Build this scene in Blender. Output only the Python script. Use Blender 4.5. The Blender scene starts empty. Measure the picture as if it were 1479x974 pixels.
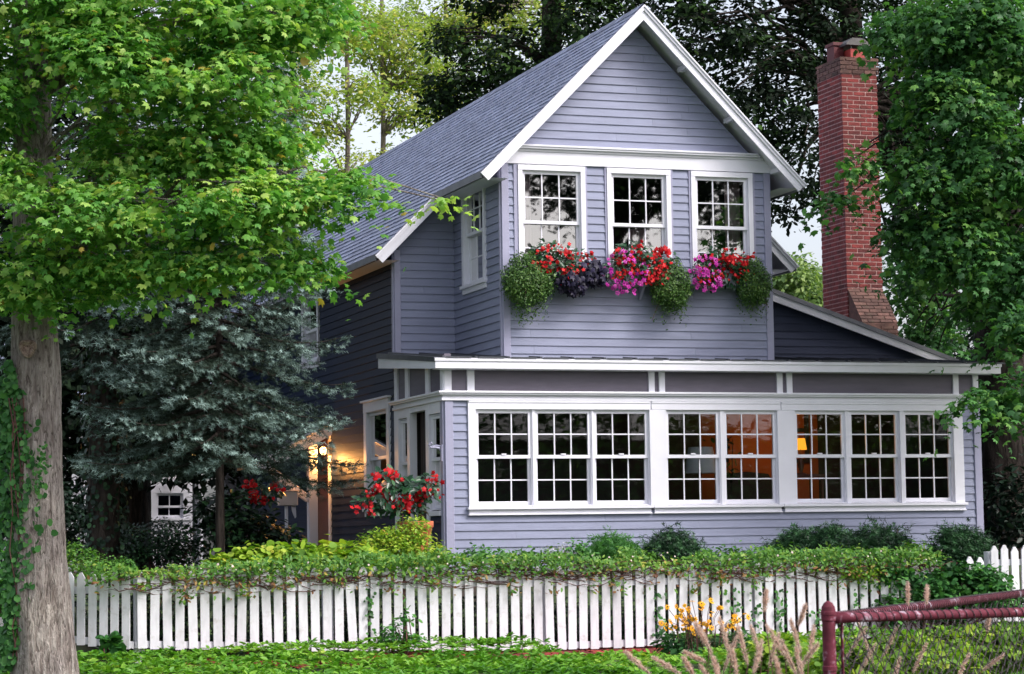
import bpy, math, random
import numpy as np
from mathutils import Vector, Matrix

random.seed(7)
RNG = np.random.default_rng(11)
sc = bpy.context.scene
COL = sc.collection
PI = math.pi

# ------------------------------------------------------------------ camera
F_PX = 3523.711
YAW, PIT, ROL = .3299, .0868, -.0153
CAM = np.array([-8.84624, -28.43196, .17691])
CXP, CYP = 739.5, 487.0
FW = np.array([math.sin(YAW)*math.cos(PIT), math.cos(YAW)*math.cos(PIT), math.sin(PIT)])
_R = np.array([math.cos(YAW), -math.sin(YAW), 0.0])
_U = np.cross(_R, FW)
RT = math.cos(ROL)*_R + math.sin(ROL)*_U
UP = -math.sin(ROL)*_R + math.cos(ROL)*_U

def ray(u, v):
    return FW + RT*(u-CXP)/F_PX - UP*(v-CYP)/F_PX

def at(u, v, d):
    """world point standing at distance d along the viewing axis"""
    return CAM + ray(u, v)*d

def atY(u, v, Y):
    r = ray(u, v); return CAM + r*(Y-CAM[1])/r[1]

cd = bpy.data.cameras.new('camera')
cam = bpy.data.objects.new('camera', cd); COL.objects.link(cam)
cd.sensor_width = 36.0
cd.lens = F_PX/1479*36.0
cd.clip_start = .1; cd.clip_end = 3000
M = Matrix(((RT[0], UP[0], -FW[0], CAM[0]), (RT[1], UP[1], -FW[1], CAM[1]), (RT[2], UP[2], -FW[2], CAM[2]), (0, 0, 0, 1)))
cam.matrix_world = M
cd.dof.use_dof = True
cd.dof.focus_distance = 28.5
cd.dof.aperture_fstop = 11
sc.camera = cam

# ------------------------------------------------------------------ scene graph helpers
def tag(o, label=None, cat=None, group=None, kind=None):
    if label: o['label'] = label
    if cat: o['category'] = cat
    if group: o['group'] = group
    if kind: o['kind'] = kind
    return o

def empty(name, loc=(0, 0, 0), label=None, cat=None, group=None):
    o = bpy.data.objects.new(name, None); COL.objects.link(o)
    o.location = loc; o.empty_display_size = .1
    tag(o, label, cat, group)
    return o

WORLDPOS = {}
def link(name, me, mat=None, parent=None):
    o = bpy.data.objects.new(name, me); COL.objects.link(o)
    if mat is not None: me.materials.append(mat)
    if parent is not None:
        o.parent = parent
        # children are modelled in world coordinates: cancel the parent's offset
        off = Vector((0, 0, 0)); p = parent
        while p is not None:
            off += p.location; p = p.parent
        o.location = -off
    return o

def npmesh(name, V, F, tint=None, smooth=False):
    """V (n,3) array, F either (m,k) array or list of index lists"""
    me = bpy.data.meshes.new(name)
    V = np.asarray(V, np.float32)
    if isinstance(F, np.ndarray):
        m, k = F.shape
        me.vertices.add(len(V)); me.vertices.foreach_set('co', V.ravel())
        me.loops.add(m*k); me.loops.foreach_set('vertex_index', F.ravel().astype(np.int32))
        me.polygons.add(m)
        me.polygons.foreach_set('loop_start', np.arange(0, m*k, k, dtype=np.int32))
        me.polygons.foreach_set('loop_total', np.full(m, k, np.int32))
        me.update(calc_edges=True)
    else:
        me.from_pydata(V.tolist(), [], F); me.update()
    if tint is not None:
        a = me.attributes.new('tint', 'FLOAT', 'POINT')
        a.data.foreach_set('value', np.asarray(tint, np.float32))
    if smooth:
        me.polygons.foreach_set('use_smooth', np.ones(len(me.polygons), bool))
    return me

class Frame:
    def __init__(s, O, U, N):
        s.O = np.array(O, float); s.U = np.array(U, float); s.N = np.array(N, float); s.Z = np.array([0, 0, 1.])
    def p(s, u, n, z): return s.O + u*s.U + n*s.N + z*s.Z
WORLD = Frame((0, 0, 0), (1, 0, 0), (0, 1, 0))
def front(Y): return Frame((0, Y, 0), (1, 0, 0), (0, -1, 0))      # wall facing the street: u = X, n towards the street
def left(X): return Frame((X, 0, 0), (0, 1, 0), (-1, 0, 0))       # wall facing left: u = Y, n towards -X

class MB:
    def __init__(s): s.v = []; s.f = []; s.t = []
    def add(s, vs, fs, tint=.5):
        b = len(s.v); s.v += [tuple(map(float, v)) for v in vs]; s.f += [[i+b for i in f] for f in fs]; s.t += [tint]*len(vs); return s
    def box(s, fr, u0, u1, n0, n1, z0, z1, tint=.5):
        P = [fr.p(u, n, z) for z in (z0, z1) for n in (n0, n1) for u in (u0, u1)]
        return s.add(P, [[0, 1, 3, 2], [4, 6, 7, 5], [0, 4, 5, 1], [2, 3, 7, 6], [0, 2, 6, 4], [1, 5, 7, 3]], tint)
    def prism(s, fr, uz, n0, n1, tint=.5):
        k = len(uz)
        P = [fr.p(u, n0, z) for u, z in uz] + [fr.p(u, n1, z) for u, z in uz]
        fs = [list(range(k)), list(range(2*k-1, k-1, -1))] + [[i, (i+1) % k, (i+1) % k+k, i+k] for i in range(k)]
        return s.add(P, fs, tint)
    def beam(s, a, b, w, h, tint=.5, up=(0, 0, 1)):
        a = Vector(a); b = Vector(b); d = (b-a).normalized(); x = d.cross(Vector(up)).normalized(); y = x.cross(d)
        P = [p + x*sx*w/2 + y*sy*h/2 for p in (a, b) for sx, sy in ((-1, -1), (1, -1), (1, 1), (-1, 1))]
        return s.add(P, [[0, 1, 2, 3], [7, 6, 5, 4], [0, 4, 5, 1], [1, 5, 6, 2], [2, 6, 7, 3], [3, 7, 4, 0]], tint)
    def tube(s, pts, rad, n=8, tint=.5, caps=True):
        pts = [Vector(p) for p in pts]; rings = []
        if not hasattr(rad, '__len__'): rad = [rad]*len(pts)
        for i, p in enumerate(pts):
            d = (pts[min(i+1, len(pts)-1)]-pts[max(i-1, 0)]).normalized()
            ref = Vector((1, 0, 0)) if abs(d.x) < .8 else Vector((0, 1, 0))
            x = d.cross(ref).normalized(); y = d.cross(x)
            rings.append([p + (x*math.cos(2*PI*k/n)+y*math.sin(2*PI*k/n))*rad[i] for k in range(n)])
        V = [q for r in rings for q in r]; Fc = []
        for i in range(len(pts)-1):
            for k in range(n):
                Fc.append([i*n+k, i*n+(k+1) % n, (i+1)*n+(k+1) % n, (i+1)*n+k])
        if caps: Fc += [list(range(n))[::-1], [(len(pts)-1)*n+k for k in range(n)]]
        return s.add(V, Fc, tint)
    def lathe(s, c, prof, n=20, tint=.5):
        V = []; Fc = []
        for r, z in prof:
            for k in range(n): V.append((c[0]+r*math.cos(2*PI*k/n), c[1]+r*math.sin(2*PI*k/n), c[2]+z))
        for i in range(len(prof)-1):
            for k in range(n): Fc.append([i*n+k, i*n+(k+1) % n, (i+1)*n+(k+1) % n, (i+1)*n+k])
        Fc += [list(range(n))[::-1], [(len(prof)-1)*n+k for k in range(n)]]
        return s.add(V, Fc, tint)
    def build(s, name, mat, parent=None, smooth=False, bevel=0):
        me = bpy.data.meshes.new(name); me.from_pydata(s.v, [], s.f); me.update()
        a = me.attributes.new('tint', 'FLOAT', 'POINT'); a.data.foreach_set('value', np.array(s.t, np.float32))
        if smooth: me.polygons.foreach_set('use_smooth', np.ones(len(me.polygons), bool))
        o = link(name, me, mat, parent)
        if bevel:
            m = o.modifiers.new('bevel', 'BEVEL'); m.width = bevel; m.segments = 1; m.limit_method = 'ANGLE'
        return o

# ------------------------------------------------------------------ materials
def new_mat(name):
    m = bpy.data.materials.new(name); m.use_nodes = True
    nt = m.node_tree; nt.nodes.clear()
    out = nt.nodes.new('ShaderNodeOutputMaterial')
    return m, nt, out
def N(nt, t, **kw):
    n = nt.nodes.new(t)
    for k, v in kw.items(): setattr(n, k, v)
    return n
def ramp(nt, stops, fac=None):
    r = N(nt, 'ShaderNodeValToRGB'); e = r.color_ramp.elements
    e[0].position, e[0].color = stops[0][0], (*stops[0][1], 1)
    e[1].position, e[1].color = stops[-1][0], (*stops[-1][1], 1)
    for p, c in stops[1:-1]:
        x = e.new(p); x.color = (*c, 1)
    if fac is not None: nt.links.new(fac, r.inputs['Fac'])
    return r

def solid(name, col, rough=.6, var=.12, scale=3., bump=.0, bscale=60., metal=0., stretch=(1, 1, 1), tintvar=0., grime=0., gcol=(.25, .23, .2), spec=.5):
    m, nt, out = new_mat(name); L = nt.links.new
    b = N(nt, 'ShaderNodeBsdfPrincipled'); L(b.outputs[0], out.inputs[0])
    b.inputs['Roughness'].default_value = rough; b.inputs['Metallic'].default_value = metal
    b.inputs['Specular IOR Level'].default_value = spec
    tc = N(nt, 'ShaderNodeTexCoord'); mp = N(nt, 'ShaderNodeMapping'); mp.inputs['Scale'].default_value = stretch
    L(tc.outputs['Object'], mp.inputs[0])
    n1 = N(nt, 'ShaderNodeTexNoise'); n1.inputs['Scale'].default_value = scale; n1.inputs['Detail'].default_value = 6
    L(mp.outputs[0], n1.inputs['Vector'])
    lo = tuple(c*(1-var) for c in col); hi = tuple(min(1, c*(1+var)) for c in col)
    r = ramp(nt, [(.3, lo), (.7, hi)], n1.outputs['Fac'])
    cur = r.outputs[0]
    if tintvar:
        at_ = N(nt, 'ShaderNodeAttribute', attribute_name='tint')
        mr = N(nt, 'ShaderNodeMapRange'); mr.inputs['To Min'].default_value = 1-tintvar; mr.inputs['To Max'].default_value = 1+tintvar
        L(at_.outputs['Fac'], mr.inputs[0])
        mx = N(nt, 'ShaderNodeMix', data_type='RGBA', blend_type='MULTIPLY'); mx.inputs[0].default_value = 1
        L(cur, mx.inputs[6]); L(mr.outputs[0], mx.inputs[7]); cur = mx.outputs[2]
    if grime:
        n2 = N(nt, 'ShaderNodeTexNoise'); n2.inputs['Scale'].default_value = 9; n2.inputs['Detail'].default_value = 8; n2.inputs['Roughness'].default_value = .7
        L(tc.outputs['Object'], n2.inputs['Vector'])
        rr = ramp(nt, [(.55, (0, 0, 0)), (.75, (grime,)*3)], n2.outputs['Fac'])
        mx = N(nt, 'ShaderNodeMix', data_type='RGBA'); L(rr.outputs[0], mx.inputs[0]); L(cur, mx.inputs[6]); mx.inputs[7].default_value = (*gcol, 1)
        cur = mx.outputs[2]
    L(cur, b.inputs['Base Color'])
    if bump:
        n3 = N(nt, 'ShaderNodeTexNoise'); n3.inputs['Scale'].default_value = bscale; n3.inputs['Detail'].default_value = 4
        L(mp.outputs[0], n3.inputs['Vector'])
        bp = N(nt, 'ShaderNodeBump'); bp.inputs['Strength'].default_value = bump; bp.inputs['Distance'].default_value = .01
        L(n3.outputs['Fac'], bp.inputs['Height']); L(bp.outputs[0], b.inputs['Normal'])
    return m

def leafmat(name, stops, trans=.3, rough=.45, spec=.3, tcol=(1.15, 1.25, .55)):
    """per-leaf colour comes from the 'tint' attribute"""
    m, nt, out = new_mat(name); L = nt.links.new
    a = N(nt, 'ShaderNodeAttribute', attribute_name='tint')
    r = ramp(nt, stops, a.outputs['Fac'])
    b = N(nt, 'ShaderNodeBsdfPrincipled'); b.inputs['Roughness'].default_value = rough; b.inputs['Specular IOR Level'].default_value = spec
    L(r.outputs[0], b.inputs['Base Color'])
    if trans:
        t = N(nt, 'ShaderNodeBsdfTranslucent')
        mx = N(nt, 'ShaderNodeMix', data_type='RGBA', blend_type='MULTIPLY'); mx.inputs[0].default_value = 1
        L(r.outputs[0], mx.inputs[6]); mx.inputs[7].default_value = (*tcol, 1); L(mx.outputs[2], t.inputs[0])
        ms = N(nt, 'ShaderNodeMixShader'); ms.inputs[0].default_value = trans
        L(b.outputs[0], ms.inputs[1]); L(t.outputs[0], ms.inputs[2]); L(ms.outputs[0], out.inputs[0])
    else: L(b.outputs[0], out.inputs[0])
    return m

def glassmat(name, refl=1.0, tint=(.9, .95, .95)):
    m, nt, out = new_mat(name); L = nt.links.new
    fr = N(nt, 'ShaderNodeFresnel'); fr.inputs[0].default_value = 1.5
    mu = N(nt, 'ShaderNodeMath', operation='MULTIPLY'); L(fr.outputs[0], mu.inputs[0]); mu.inputs[1].default_value = refl; mu.use_clamp = True
    g = N(nt, 'ShaderNodeBsdfGlossy'); g.inputs['Roughness'].default_value = .015
    t = N(nt, 'ShaderNodeBsdfTransparent'); t.inputs[0].default_value = (*tint, 1)
    ms = N(nt, 'ShaderNodeMixShader'); L(mu.outputs[0], ms.inputs[0]); L(t.outputs[0], ms.inputs[1]); L(g.outputs[0], ms.inputs[2]); L(ms.outputs[0], out.inputs[0])
    tc = N(nt, 'ShaderNodeTexCoord'); n = N(nt, 'ShaderNodeTexNoise'); n.inputs['Scale'].default_value = 3.
    L(tc.outputs['Object'], n.inputs['Vector'])
    bp = N(nt, 'ShaderNodeBump'); bp.inputs['Strength'].default_value = .012; bp.inputs['Distance'].default_value = .02
    L(n.outputs['Fac'], bp.inputs['Height']); L(bp.outputs[0], g.inputs['Normal'])
    return m

def emit(name, col, s):
    m, nt, out = new_mat(name)
    e = N(nt, 'ShaderNodeEmission'); e.inputs[0].default_value = (*col, 1); e.inputs[1].default_value = s
    nt.links.new(e.outputs[0], out.inputs[0]); return m

def barkmat(name, c1, c2, c3, sx=18, sz=2.2, strength=.9):
    m, nt, out = new_mat(name); L = nt.links.new
    b = N(nt, 'ShaderNodeBsdfPrincipled'); b.inputs['Roughness'].default_value = .9; b.inputs['Specular IOR Level'].default_value = .15; L(b.outputs[0], out.inputs[0])
    mpc = N(nt, 'ShaderNodeMapping'); mpc.inputs['Scale'].default_value = (sx*1.5, sx*1.5, sz*2.6)
    nc = N(nt, 'ShaderNodeTexNoise'); nc.inputs['Scale'].default_value = 1.; nc.inputs['Detail'].default_value = 6; nc.inputs['Roughness'].default_value = .6; nc.inputs['Distortion'].default_value = 1.2; L(mpc.outputs[0], nc.inputs['Vector'])
    rc = ramp(nt, [(.38, (.42, .4, .39)), (.46, (1, 1, 1))], nc.outputs['Fac'])
    tc = N(nt, 'ShaderNodeTexCoord'); mp = N(nt, 'ShaderNodeMapping'); mp.inputs['Scale'].default_value = (sx, sx, sz); L(tc.outputs['Object'], mp.inputs[0])
    n = N(nt, 'ShaderNodeTexNoise'); n.inputs['Scale'].default_value = 1.; n.inputs['Detail'].default_value = 9; n.inputs['Roughness'].default_value = .65; n.inputs['Distortion'].default_value = .6
    L(mp.outputs[0], n.inputs['Vector'])
    r = ramp(nt, [(.33, c1), (.5, c2), (.68, c3)], n.outputs['Fac'])
    n2 = N(nt, 'ShaderNodeTexNoise'); n2.inputs['Scale'].default_value = 2.2; n2.inputs['Detail'].default_value = 5; L(tc.outputs['Object'], n2.inputs['Vector'])
    r2 = ramp(nt, [(.4, (.75, .72, .7)), (.65, (1.1, 1.08, 1.0))], n2.outputs['Fac'])
    mx = N(nt, 'ShaderNodeMix', data_type='RGBA', blend_type='MULTIPLY'); mx.inputs[0].default_value = 1
    L(r.outputs[0], mx.inputs[6]); L(r2.outputs[0], mx.inputs[7]); L(tc.outputs['Object'], mpc.inputs[0])
    mx2 = N(nt, 'ShaderNodeMix', data_type='RGBA', blend_type='MULTIPLY'); mx2.inputs[0].default_value = 1; L(mx.outputs[2], mx2.inputs[6]); L(rc.outputs[0], mx2.inputs[7]); L(mx2.outputs[2], b.inputs['Base Color'])
    bp = N(nt, 'ShaderNodeBump'); bp.inputs['Strength'].default_value = strength; bp.inputs['Distance'].default_value = .03
    ad = N(nt, 'ShaderNodeMath', operation='ADD'); L(n.outputs['Fac'], ad.inputs[0]); L(nc.outputs['Fac'], ad.inputs[1]); L(ad.outputs[0], bp.inputs['Height']); L(bp.outputs[0], b.inputs['Normal'])
    return m

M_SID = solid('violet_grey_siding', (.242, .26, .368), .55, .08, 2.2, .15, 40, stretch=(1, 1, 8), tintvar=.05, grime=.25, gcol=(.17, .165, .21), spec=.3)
M_SID_D = solid('shade_dark_blue_siding', (.012, .02, .048), .5, .12, 2.2, .15, 40, stretch=(1, 1, 8), tintvar=.08, grime=.15, gcol=(.03, .03, .045), spec=.12)  # shade of the left walls is put into this near-black siding colour
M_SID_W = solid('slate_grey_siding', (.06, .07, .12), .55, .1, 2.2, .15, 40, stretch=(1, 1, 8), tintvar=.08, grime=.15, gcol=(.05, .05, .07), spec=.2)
M_TRIMG = solid('lilac_trim_paint', (.3, .3, .42), .5, .06, 3, .1, 50, grime=.12, gcol=(.22, .2, .26))
M_PANEL = solid('taupe_frieze_paint', (.115, .1, .135), .55, .12, 3, .2, 50, stretch=(1, 1, 6))
M_WHITE = solid('white_house_paint', (.74, .735, .81), .42, .04, 3, .02, 60, grime=.12, gcol=(.5, .47, .45))
M_PICKET = solid('weathered_white_paint', (.66, .65, .7), .6, .08, 6, .3, 60, stretch=(3, 3, 1), tintvar=.12, grime=.55, gcol=(.33, .29, .25))
M_SHING = solid('slate_blue_shingle', (.28, .315, .445), .85, .22, 10, .5, 180, tintvar=.24, grime=.3, gcol=(.1, .1, .13))
M_METAL = solid('dark_metal_roofing', (.07, .075, .09), .45, .2, 6, .1, 60, metal=.4)
M_DRIP = solid('grey_roof_edge', (.22, .22, .25), .6, .15, 6)
M_GLASS = glassmat('window_glass', 2.0)
M_GLASS_UP = glassmat('upper_window_glass', 7.0, (.7, .7, .75))
M_BRICK = solid('red_brick', (.14, .018, .016), .85, .38, 5, .5, 90, tintvar=.45, grime=.5, gcol=(.09, .03, .04))
M_BRICKD = solid('mossy_brown_brick', (.1, .05, .04), .9, .35, 12, .6, 90, tintvar=.4, grime=.5, gcol=(.07, .08, .04))
M_MORTAR = solid('pale_mortar', (.36, .22, .2), .9, .25, 20, .4, 120)
M_CLAY = solid('clay_flue_tile', (.3, .03, .025), .6, .2, 8)
M_CLAYD = solid('dark_clay_flue_tile', (.1, .015, .02), .6, .2, 8)
M_CAP = solid('grey_chimney_cap', (.09, .085, .085), .5, .25, 8, metal=.4)
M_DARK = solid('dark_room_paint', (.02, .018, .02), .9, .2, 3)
M_ORANGE = solid('lamplit_orange_wall_tone', (.27, .072, .016), .8, .1, 3)
M_CURT = solid('cream_curtain_cloth', (.62, .5, .48), .9, .08, 3)
M_SHADE = solid('white_lamp_shade_cloth', (.5, .52, .58), .8, .05, 3)
M_LIT = emit('lit_lamp_shade', (1.0, .36, .025), .9)
M_WOODD = solid('red_brown_door_wood', (.1, .03, .018), .45, .3, 5, .2, 40, stretch=(6, 6, 1))
M_TERRA = solid('terracotta', (.42, .11, .045), .75, .2, 6, .2, 50)
M_BARK = barkmat('maple_bark', (.22, .18, .17), (.44, .39, .38), (.62, .57, .56), 26, 3.6, 1.6)
M_BARKD = barkmat('dark_bark', (.012, .01, .009), (.04, .033, .03), (.085, .07, .066), 8, 1.3, 1.)
M_BARKG = barkmat('grey_thin_bark', (.12, .1, .09), (.25, .21, .2), (.36, .32, .3), 9, 1.5, .5)
M_TWIG = solid('brown_vine_stem', (.1, .04, .035), .8, .3, 9)
M_MAROON = None
M_WIRE = solid('dull_wire', (.05, .035, .042), .6, .4, 20, metal=.1)

g1 = leafmat('maple_leaf', [(0, (.03, .11, .035)), (.3, (.085, .25, .055)), (.65, (.2, .43, .09)), (.92, (.4, .58, .15)), (1, (.42, .32, .07))], .45)
g_r = leafmat('dark_maple_leaf', [(0, (.018, .06, .024)), (.5, (.05, .15, .045)), (.85, (.1, .26, .07)), (1, (.2, .36, .07))], .38)
g_back = leafmat('shaded_leaf', [(0, (.004, .009, .005)), (.6, (.009, .022, .008)), (.9, (.03, .07, .014)), (1, (.09, .17, .03))], .06, .6, .12)  # backlight and shade are put into this near-black leaf colour
g_pale = leafmat('yellow_green_leaf', [(0, (.12, .2, .04)), (.5, (.27, .38, .08)), (.85, (.45, .5, .12)), (1, (.6, .5, .15))], .55)
g_far = leafmat('far_leaf', [(0, (.06, .12, .05)), (.6, (.16, .26, .09)), (1, (.3, .4, .12))], .4)
g_spr = leafmat('spruce_needle', [(0, (.012, .02, .012)), (.4, (.03, .048, .034)), (.7, (.1, .155, .135)), (1, (.28, .39, .36))], .0, .7, .1)
g_ivy = leafmat('ivy_leaf', [(0, (.014, .055, .018)), (.5, (.045, .16, .04)), (1, (.12, .32, .07))], .3)
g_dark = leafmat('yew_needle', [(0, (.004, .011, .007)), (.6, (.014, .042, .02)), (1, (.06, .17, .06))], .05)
g_lime = leafmat('lime_leaf', [(0, (.07, .17, .02)), (.5, (.2, .36, .03)), (.9, (.42, .52, .06)), (1, (.5, .3, .07))], .35)
g_cover = leafmat('ground_cover_leaf', [(0, (.03, .11, .014)), (.45, (.1, .28, .025)), (.85, (.22, .42, .045)), (1, (.4, .5, .08))], .3)
g_mound = leafmat('trailing_leaf', [(0, (.02, .055, .012)), (.5, (.06, .14, .03)), (.9, (.15, .26, .06)), (1, (.24, .34, .12))], .25)
g_begl = leafmat('dark_green_leaf', [(0, (.006, .03, .014)), (.6, (.018, .075, .03)), (1, (.06, .15, .06))], .12, .3, .5)
g_purp = leafmat('black_purple_leaf', [(0, (.004, .004, .012)), (.6, (.01, .008, .028)), (1, (.028, .02, .06))], .05, .5, .25)
p_red = leafmat('red_petal', [(0, (.22, .002, .008)), (.6, (.5, .006, .014)), (1, (.72, .025, .028))], .25, .5, .2, (1.1, 1, 1))
p_mag = leafmat('magenta_petal', [(0, (.3, .01, .2)), (.6, (.55, .03, .38)), (1, (.7, .12, .5))], .25, .5, .2, (1.1, 1, 1))
p_yel = leafmat('golden_petal', [(0, (.75, .3, .01)), (1, (.9, .48, .02))], .25, .5, .2, (1.1, 1, 1))
g_vine = leafmat('creeper_leaf', [(0, (.04, .14, .02)), (.45, (.1, .24, .03)), (.75, (.24, .36, .05)), (.9, (.38, .3, .07)), (.96, (.25, .12, .05)), (1, (.12, .05, .035))], .3)
g_plume = leafmat('plume_bristle', [(0, (.6, .45, .38)), (.6, (.8, .65, .54)), (1, (.9, .8, .68))], .5, .7, .1, (1.1, 1, 1))
g_silver = leafmat('silver_leaf', [(0, (.35, .36, .4)), (1, (.6, .6, .66))], .3)
g_grass = leafmat('grass_blade', [(0, (.04, .1, .02)), (.6, (.15, .24, .05)), (1, (.42, .36, .2))], .3)

# ------------------------------------------------------------------ foliage generators
def maple_template():
    tips = [(0, .66), (24, .38), (50, .6), (80, .35), (112, .47), (150, .34), (180, .36)]
    ang = []; rad = []
    for a, r in tips: ang.append(a); rad.append(r)
    for a, r in tips[-2:0:-1]: ang.append(360-a); rad.append(r)
    T = [(.36, 0, .03)] + [(.36+r*math.cos(math.radians(a)), r*math.sin(math.radians(a)), -.38*r*r-(.07 if i % 2 == 0 else -.02)) for i, (a, r) in enumerate(zip(ang, rad))]
    k = len(T)-1
    return np.array(T), np.array([[0, 1+i, 1+(i+1) % k] for i in range(k)])
T_MAPLE = maple_template()
T_OVAL = (np.array([(0, 0, 0), (.3, .22, .03), (.7, .2, .0), (1, 0, -.08), (.7, -.2, .0), (.3, -.22, .03)]), np.array([[0, 1, 2], [0, 2, 3], [0, 3, 4], [0, 4, 5]]))
T_DIAM = (np.array([(0, 0, 0), (.45, .3, .04), (1, 0, -.1), (.45, -.3, .04)]), np.array([[0, 1, 2], [0, 2, 3]]))
T_ROUND = (np.array([(0, 0, 0), (.15, .36, .03), (.6, .45, .02), (1, .16, -.06), (1, -.16, -.06), (.6, -.45, .02), (.15, -.36, .03)]), np.array([[0, 1, 2], [0, 2, 3], [0, 3, 4], [0, 4, 5], [0, 5, 6]]))
def tuft_template(n=11):
    V = []; Fs = []; r = np.random.default_rng(3)
    for i in range(n):
        t = i/(n-1)*.8; a = i*2.4; l = .42
        d = np.array([.55, math.cos(a)*.85, math.sin(a)*.85])*l
        w = np.array([0, -math.sin(a), math.cos(a)])*.05
        b = np.array([t, 0, 0]); q = len(V)
        V += [b-w, b+w, b+d]; Fs.append([q, q+1, q+2])
    return np.array(V), np.array(Fs)
T_TUFT = tuft_template()
def blade_template():
    return np.array([(0, -.03, 0), (0, .03, 0), (.5, .025, .08), (.5, -.025, .08), (1, 0, -.02)]), np.array([[0, 1, 2], [0, 2, 3], [3, 2, 4]])
T_BLADE = blade_template()
def flower_template(k=5):
    V = [(0, 0, .12)]; Fs = []
    for i in range(k*2):
        a = PI*i/k; r = .5 if i % 2 == 0 else .3
        V.append((r*math.cos(a), r*math.sin(a), .08 if i % 2 == 0 else .0))
    for i in range(k*2): Fs.append([0, 1+i, 1+(i+1) % (k*2)])
    return np.array(V), np.array(Fs)
T_FLOWER = flower_template()
T_DAISY = flower_template(8)

def unit(a): return a/(np.linalg.norm(a, axis=1, keepdims=True)+1e-9)

def leafmesh(name, C, Nn, D, S, tint, T, mat, parent=None):
    TV, TF = T
    Nn = unit(Nn); D = D - (D*Nn).sum(1, keepdims=True)*Nn; D = unit(D); B = np.cross(Nn, D)
    S = np.asarray(S)[:, None, None]
    V = C[:, None, :] + S*(TV[None, :, 0:1]*D[:, None, :] + TV[None, :, 1:2]*B[:, None, :] + TV[None, :, 2:3]*Nn[:, None, :])
    n, k = len(C), len(TV)
    Fa = (TF[None] + (np.arange(n)*k)[:, None, None]).reshape(-1, 3)
    me = npmesh(name, V.reshape(-1, 3), Fa, np.repeat(tint, k))
    return link(name, me, mat, parent)

def clumps_in(lobes, n, rng, shell=.55):
    """lobes: list of (centre, radii, weight) ; returns points and outward directions"""
    w = np.array([l[2]*np.prod(l[1])**(2/3) for l in lobes], float); w /= w.sum()
    idx = rng.choice(len(lobes), n, p=w)
    C = np.array([l[0] for l in lobes])[idx]; R = np.array([l[1] for l in lobes])[idx]
    d = unit(rng.normal(size=(n, 3))); r = rng.random(n)**(1/3)*(1-shell) + shell*(1-.25*rng.random(n))
    r = np.minimum(r, 1.05)
    return C + d*R*r[:, None], d

def foliage(name, lobes, n, per, size, cr, flat, T, mat, parent, rng, shell=.5, up=.8, droop=.3, tone=(.1, .95), yellow=0., out=.4):
    P, d = clumps_in(lobes, n, rng, shell)
    ct = rng.uniform(tone[0], tone[1], n)
    i = np.repeat(np.arange(n), per); m = len(i)
    off = rng.normal(size=(m, 3))*cr*np.array([1, 1, flat])*.6
    r2 = (off[:, :2]**2).sum(1)
    off[:, 2] -= droop*r2/cr
    C = P[i]+off
    Nn = np.array([0, 0, up]) + rng.normal(size=(m, 3))*.42 + d[i]*out
    D = off*np.array([1, 1, .2]) + rng.normal(size=(m, 3))*cr*.5 + np.array([0, 0, -.25*cr])
    t = np.clip(ct[i] + rng.normal(size=m)*.12, 0, .93)
    if yellow: t = np.where(rng.random(m) < yellow, 1., t)
    return leafmesh(name, C, Nn, D, size*rng.uniform(.5, 1.3, m), t, T, mat, parent), P

def vnoise(P, s, seed=0):
    """cheap smooth pseudo noise"""
    r = np.random.default_rng(seed); out = np.zeros(len(P))
    for k in range(7):
        w = r.normal(size=3); w /= np.linalg.norm(w); out += np.sin(P@(w*s*(1+.35*k)) + r.uniform(0, 6.28))/(1+.3*k)
    return out/3.2

def trunk(name, pts, rad, mat, parent, nseg=28, rough=.06, flare=0., sub=12, seed=0, z_groove=1.2):
    pts = np.array(pts, float); rad = np.array(rad, float)
    t = np.linspace(0, len(pts)-1, sub*(len(pts)-1)+1)
    X = np.array([np.interp(t, range(len(pts)), pts[:, k]) for k in range(3)]).T
    for _ in range(3): X[1:-1] = (X[:-2]+X[1:-1]*2+X[2:])/4
    Rr = np.interp(t, range(len(rad)), rad)
    rng = np.random.default_rng(seed); V = []
    ph = rng.uniform(0, 6.28, 12)
    for i in range(len(X)):
        d = X[min(i+1, len(X)-1)]-X[max(i-1, 0)]; d /= np.linalg.norm(d)
        ref = np.array([1, 0, 0]) if abs(d[0]) < .8 else np.array([0, 1, 0])
        x = np.cross(d, ref); x /= np.linalg.norm(x); y = np.cross(d, x)
        a = np.linspace(0, 2*PI, nseg, endpoint=False)
        z = X[i][2]
        g = sum(np.sin(a*k+ph[k]+z*z_groove*(1.1+.3*k)*(1 if k % 2 else -1))*rough/(k**.5) for k in range(2, 11))
        fl = 1+flare*np.exp(-i/sub*2.2)*(1+.35*np.sin(a*4+ph[0]))
        r = Rr[i]*(fl+g*.55)
        V.append(X[i]+np.outer(np.cos(a)*r, x)+np.outer(np.sin(a)*r, y))
    V = np.concatenate(V); n = len(X)
    Fa = [[i*nseg+k, i*nseg+(k+1) % nseg, (i+1)*nseg+(k+1) % nseg, (i+1)*nseg+k] for i in range(n-1) for k in range(nseg)]
    Fa = np.array(Fa)
    return link(name, npmesh(name, V, Fa, smooth=True), mat, parent)

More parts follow.
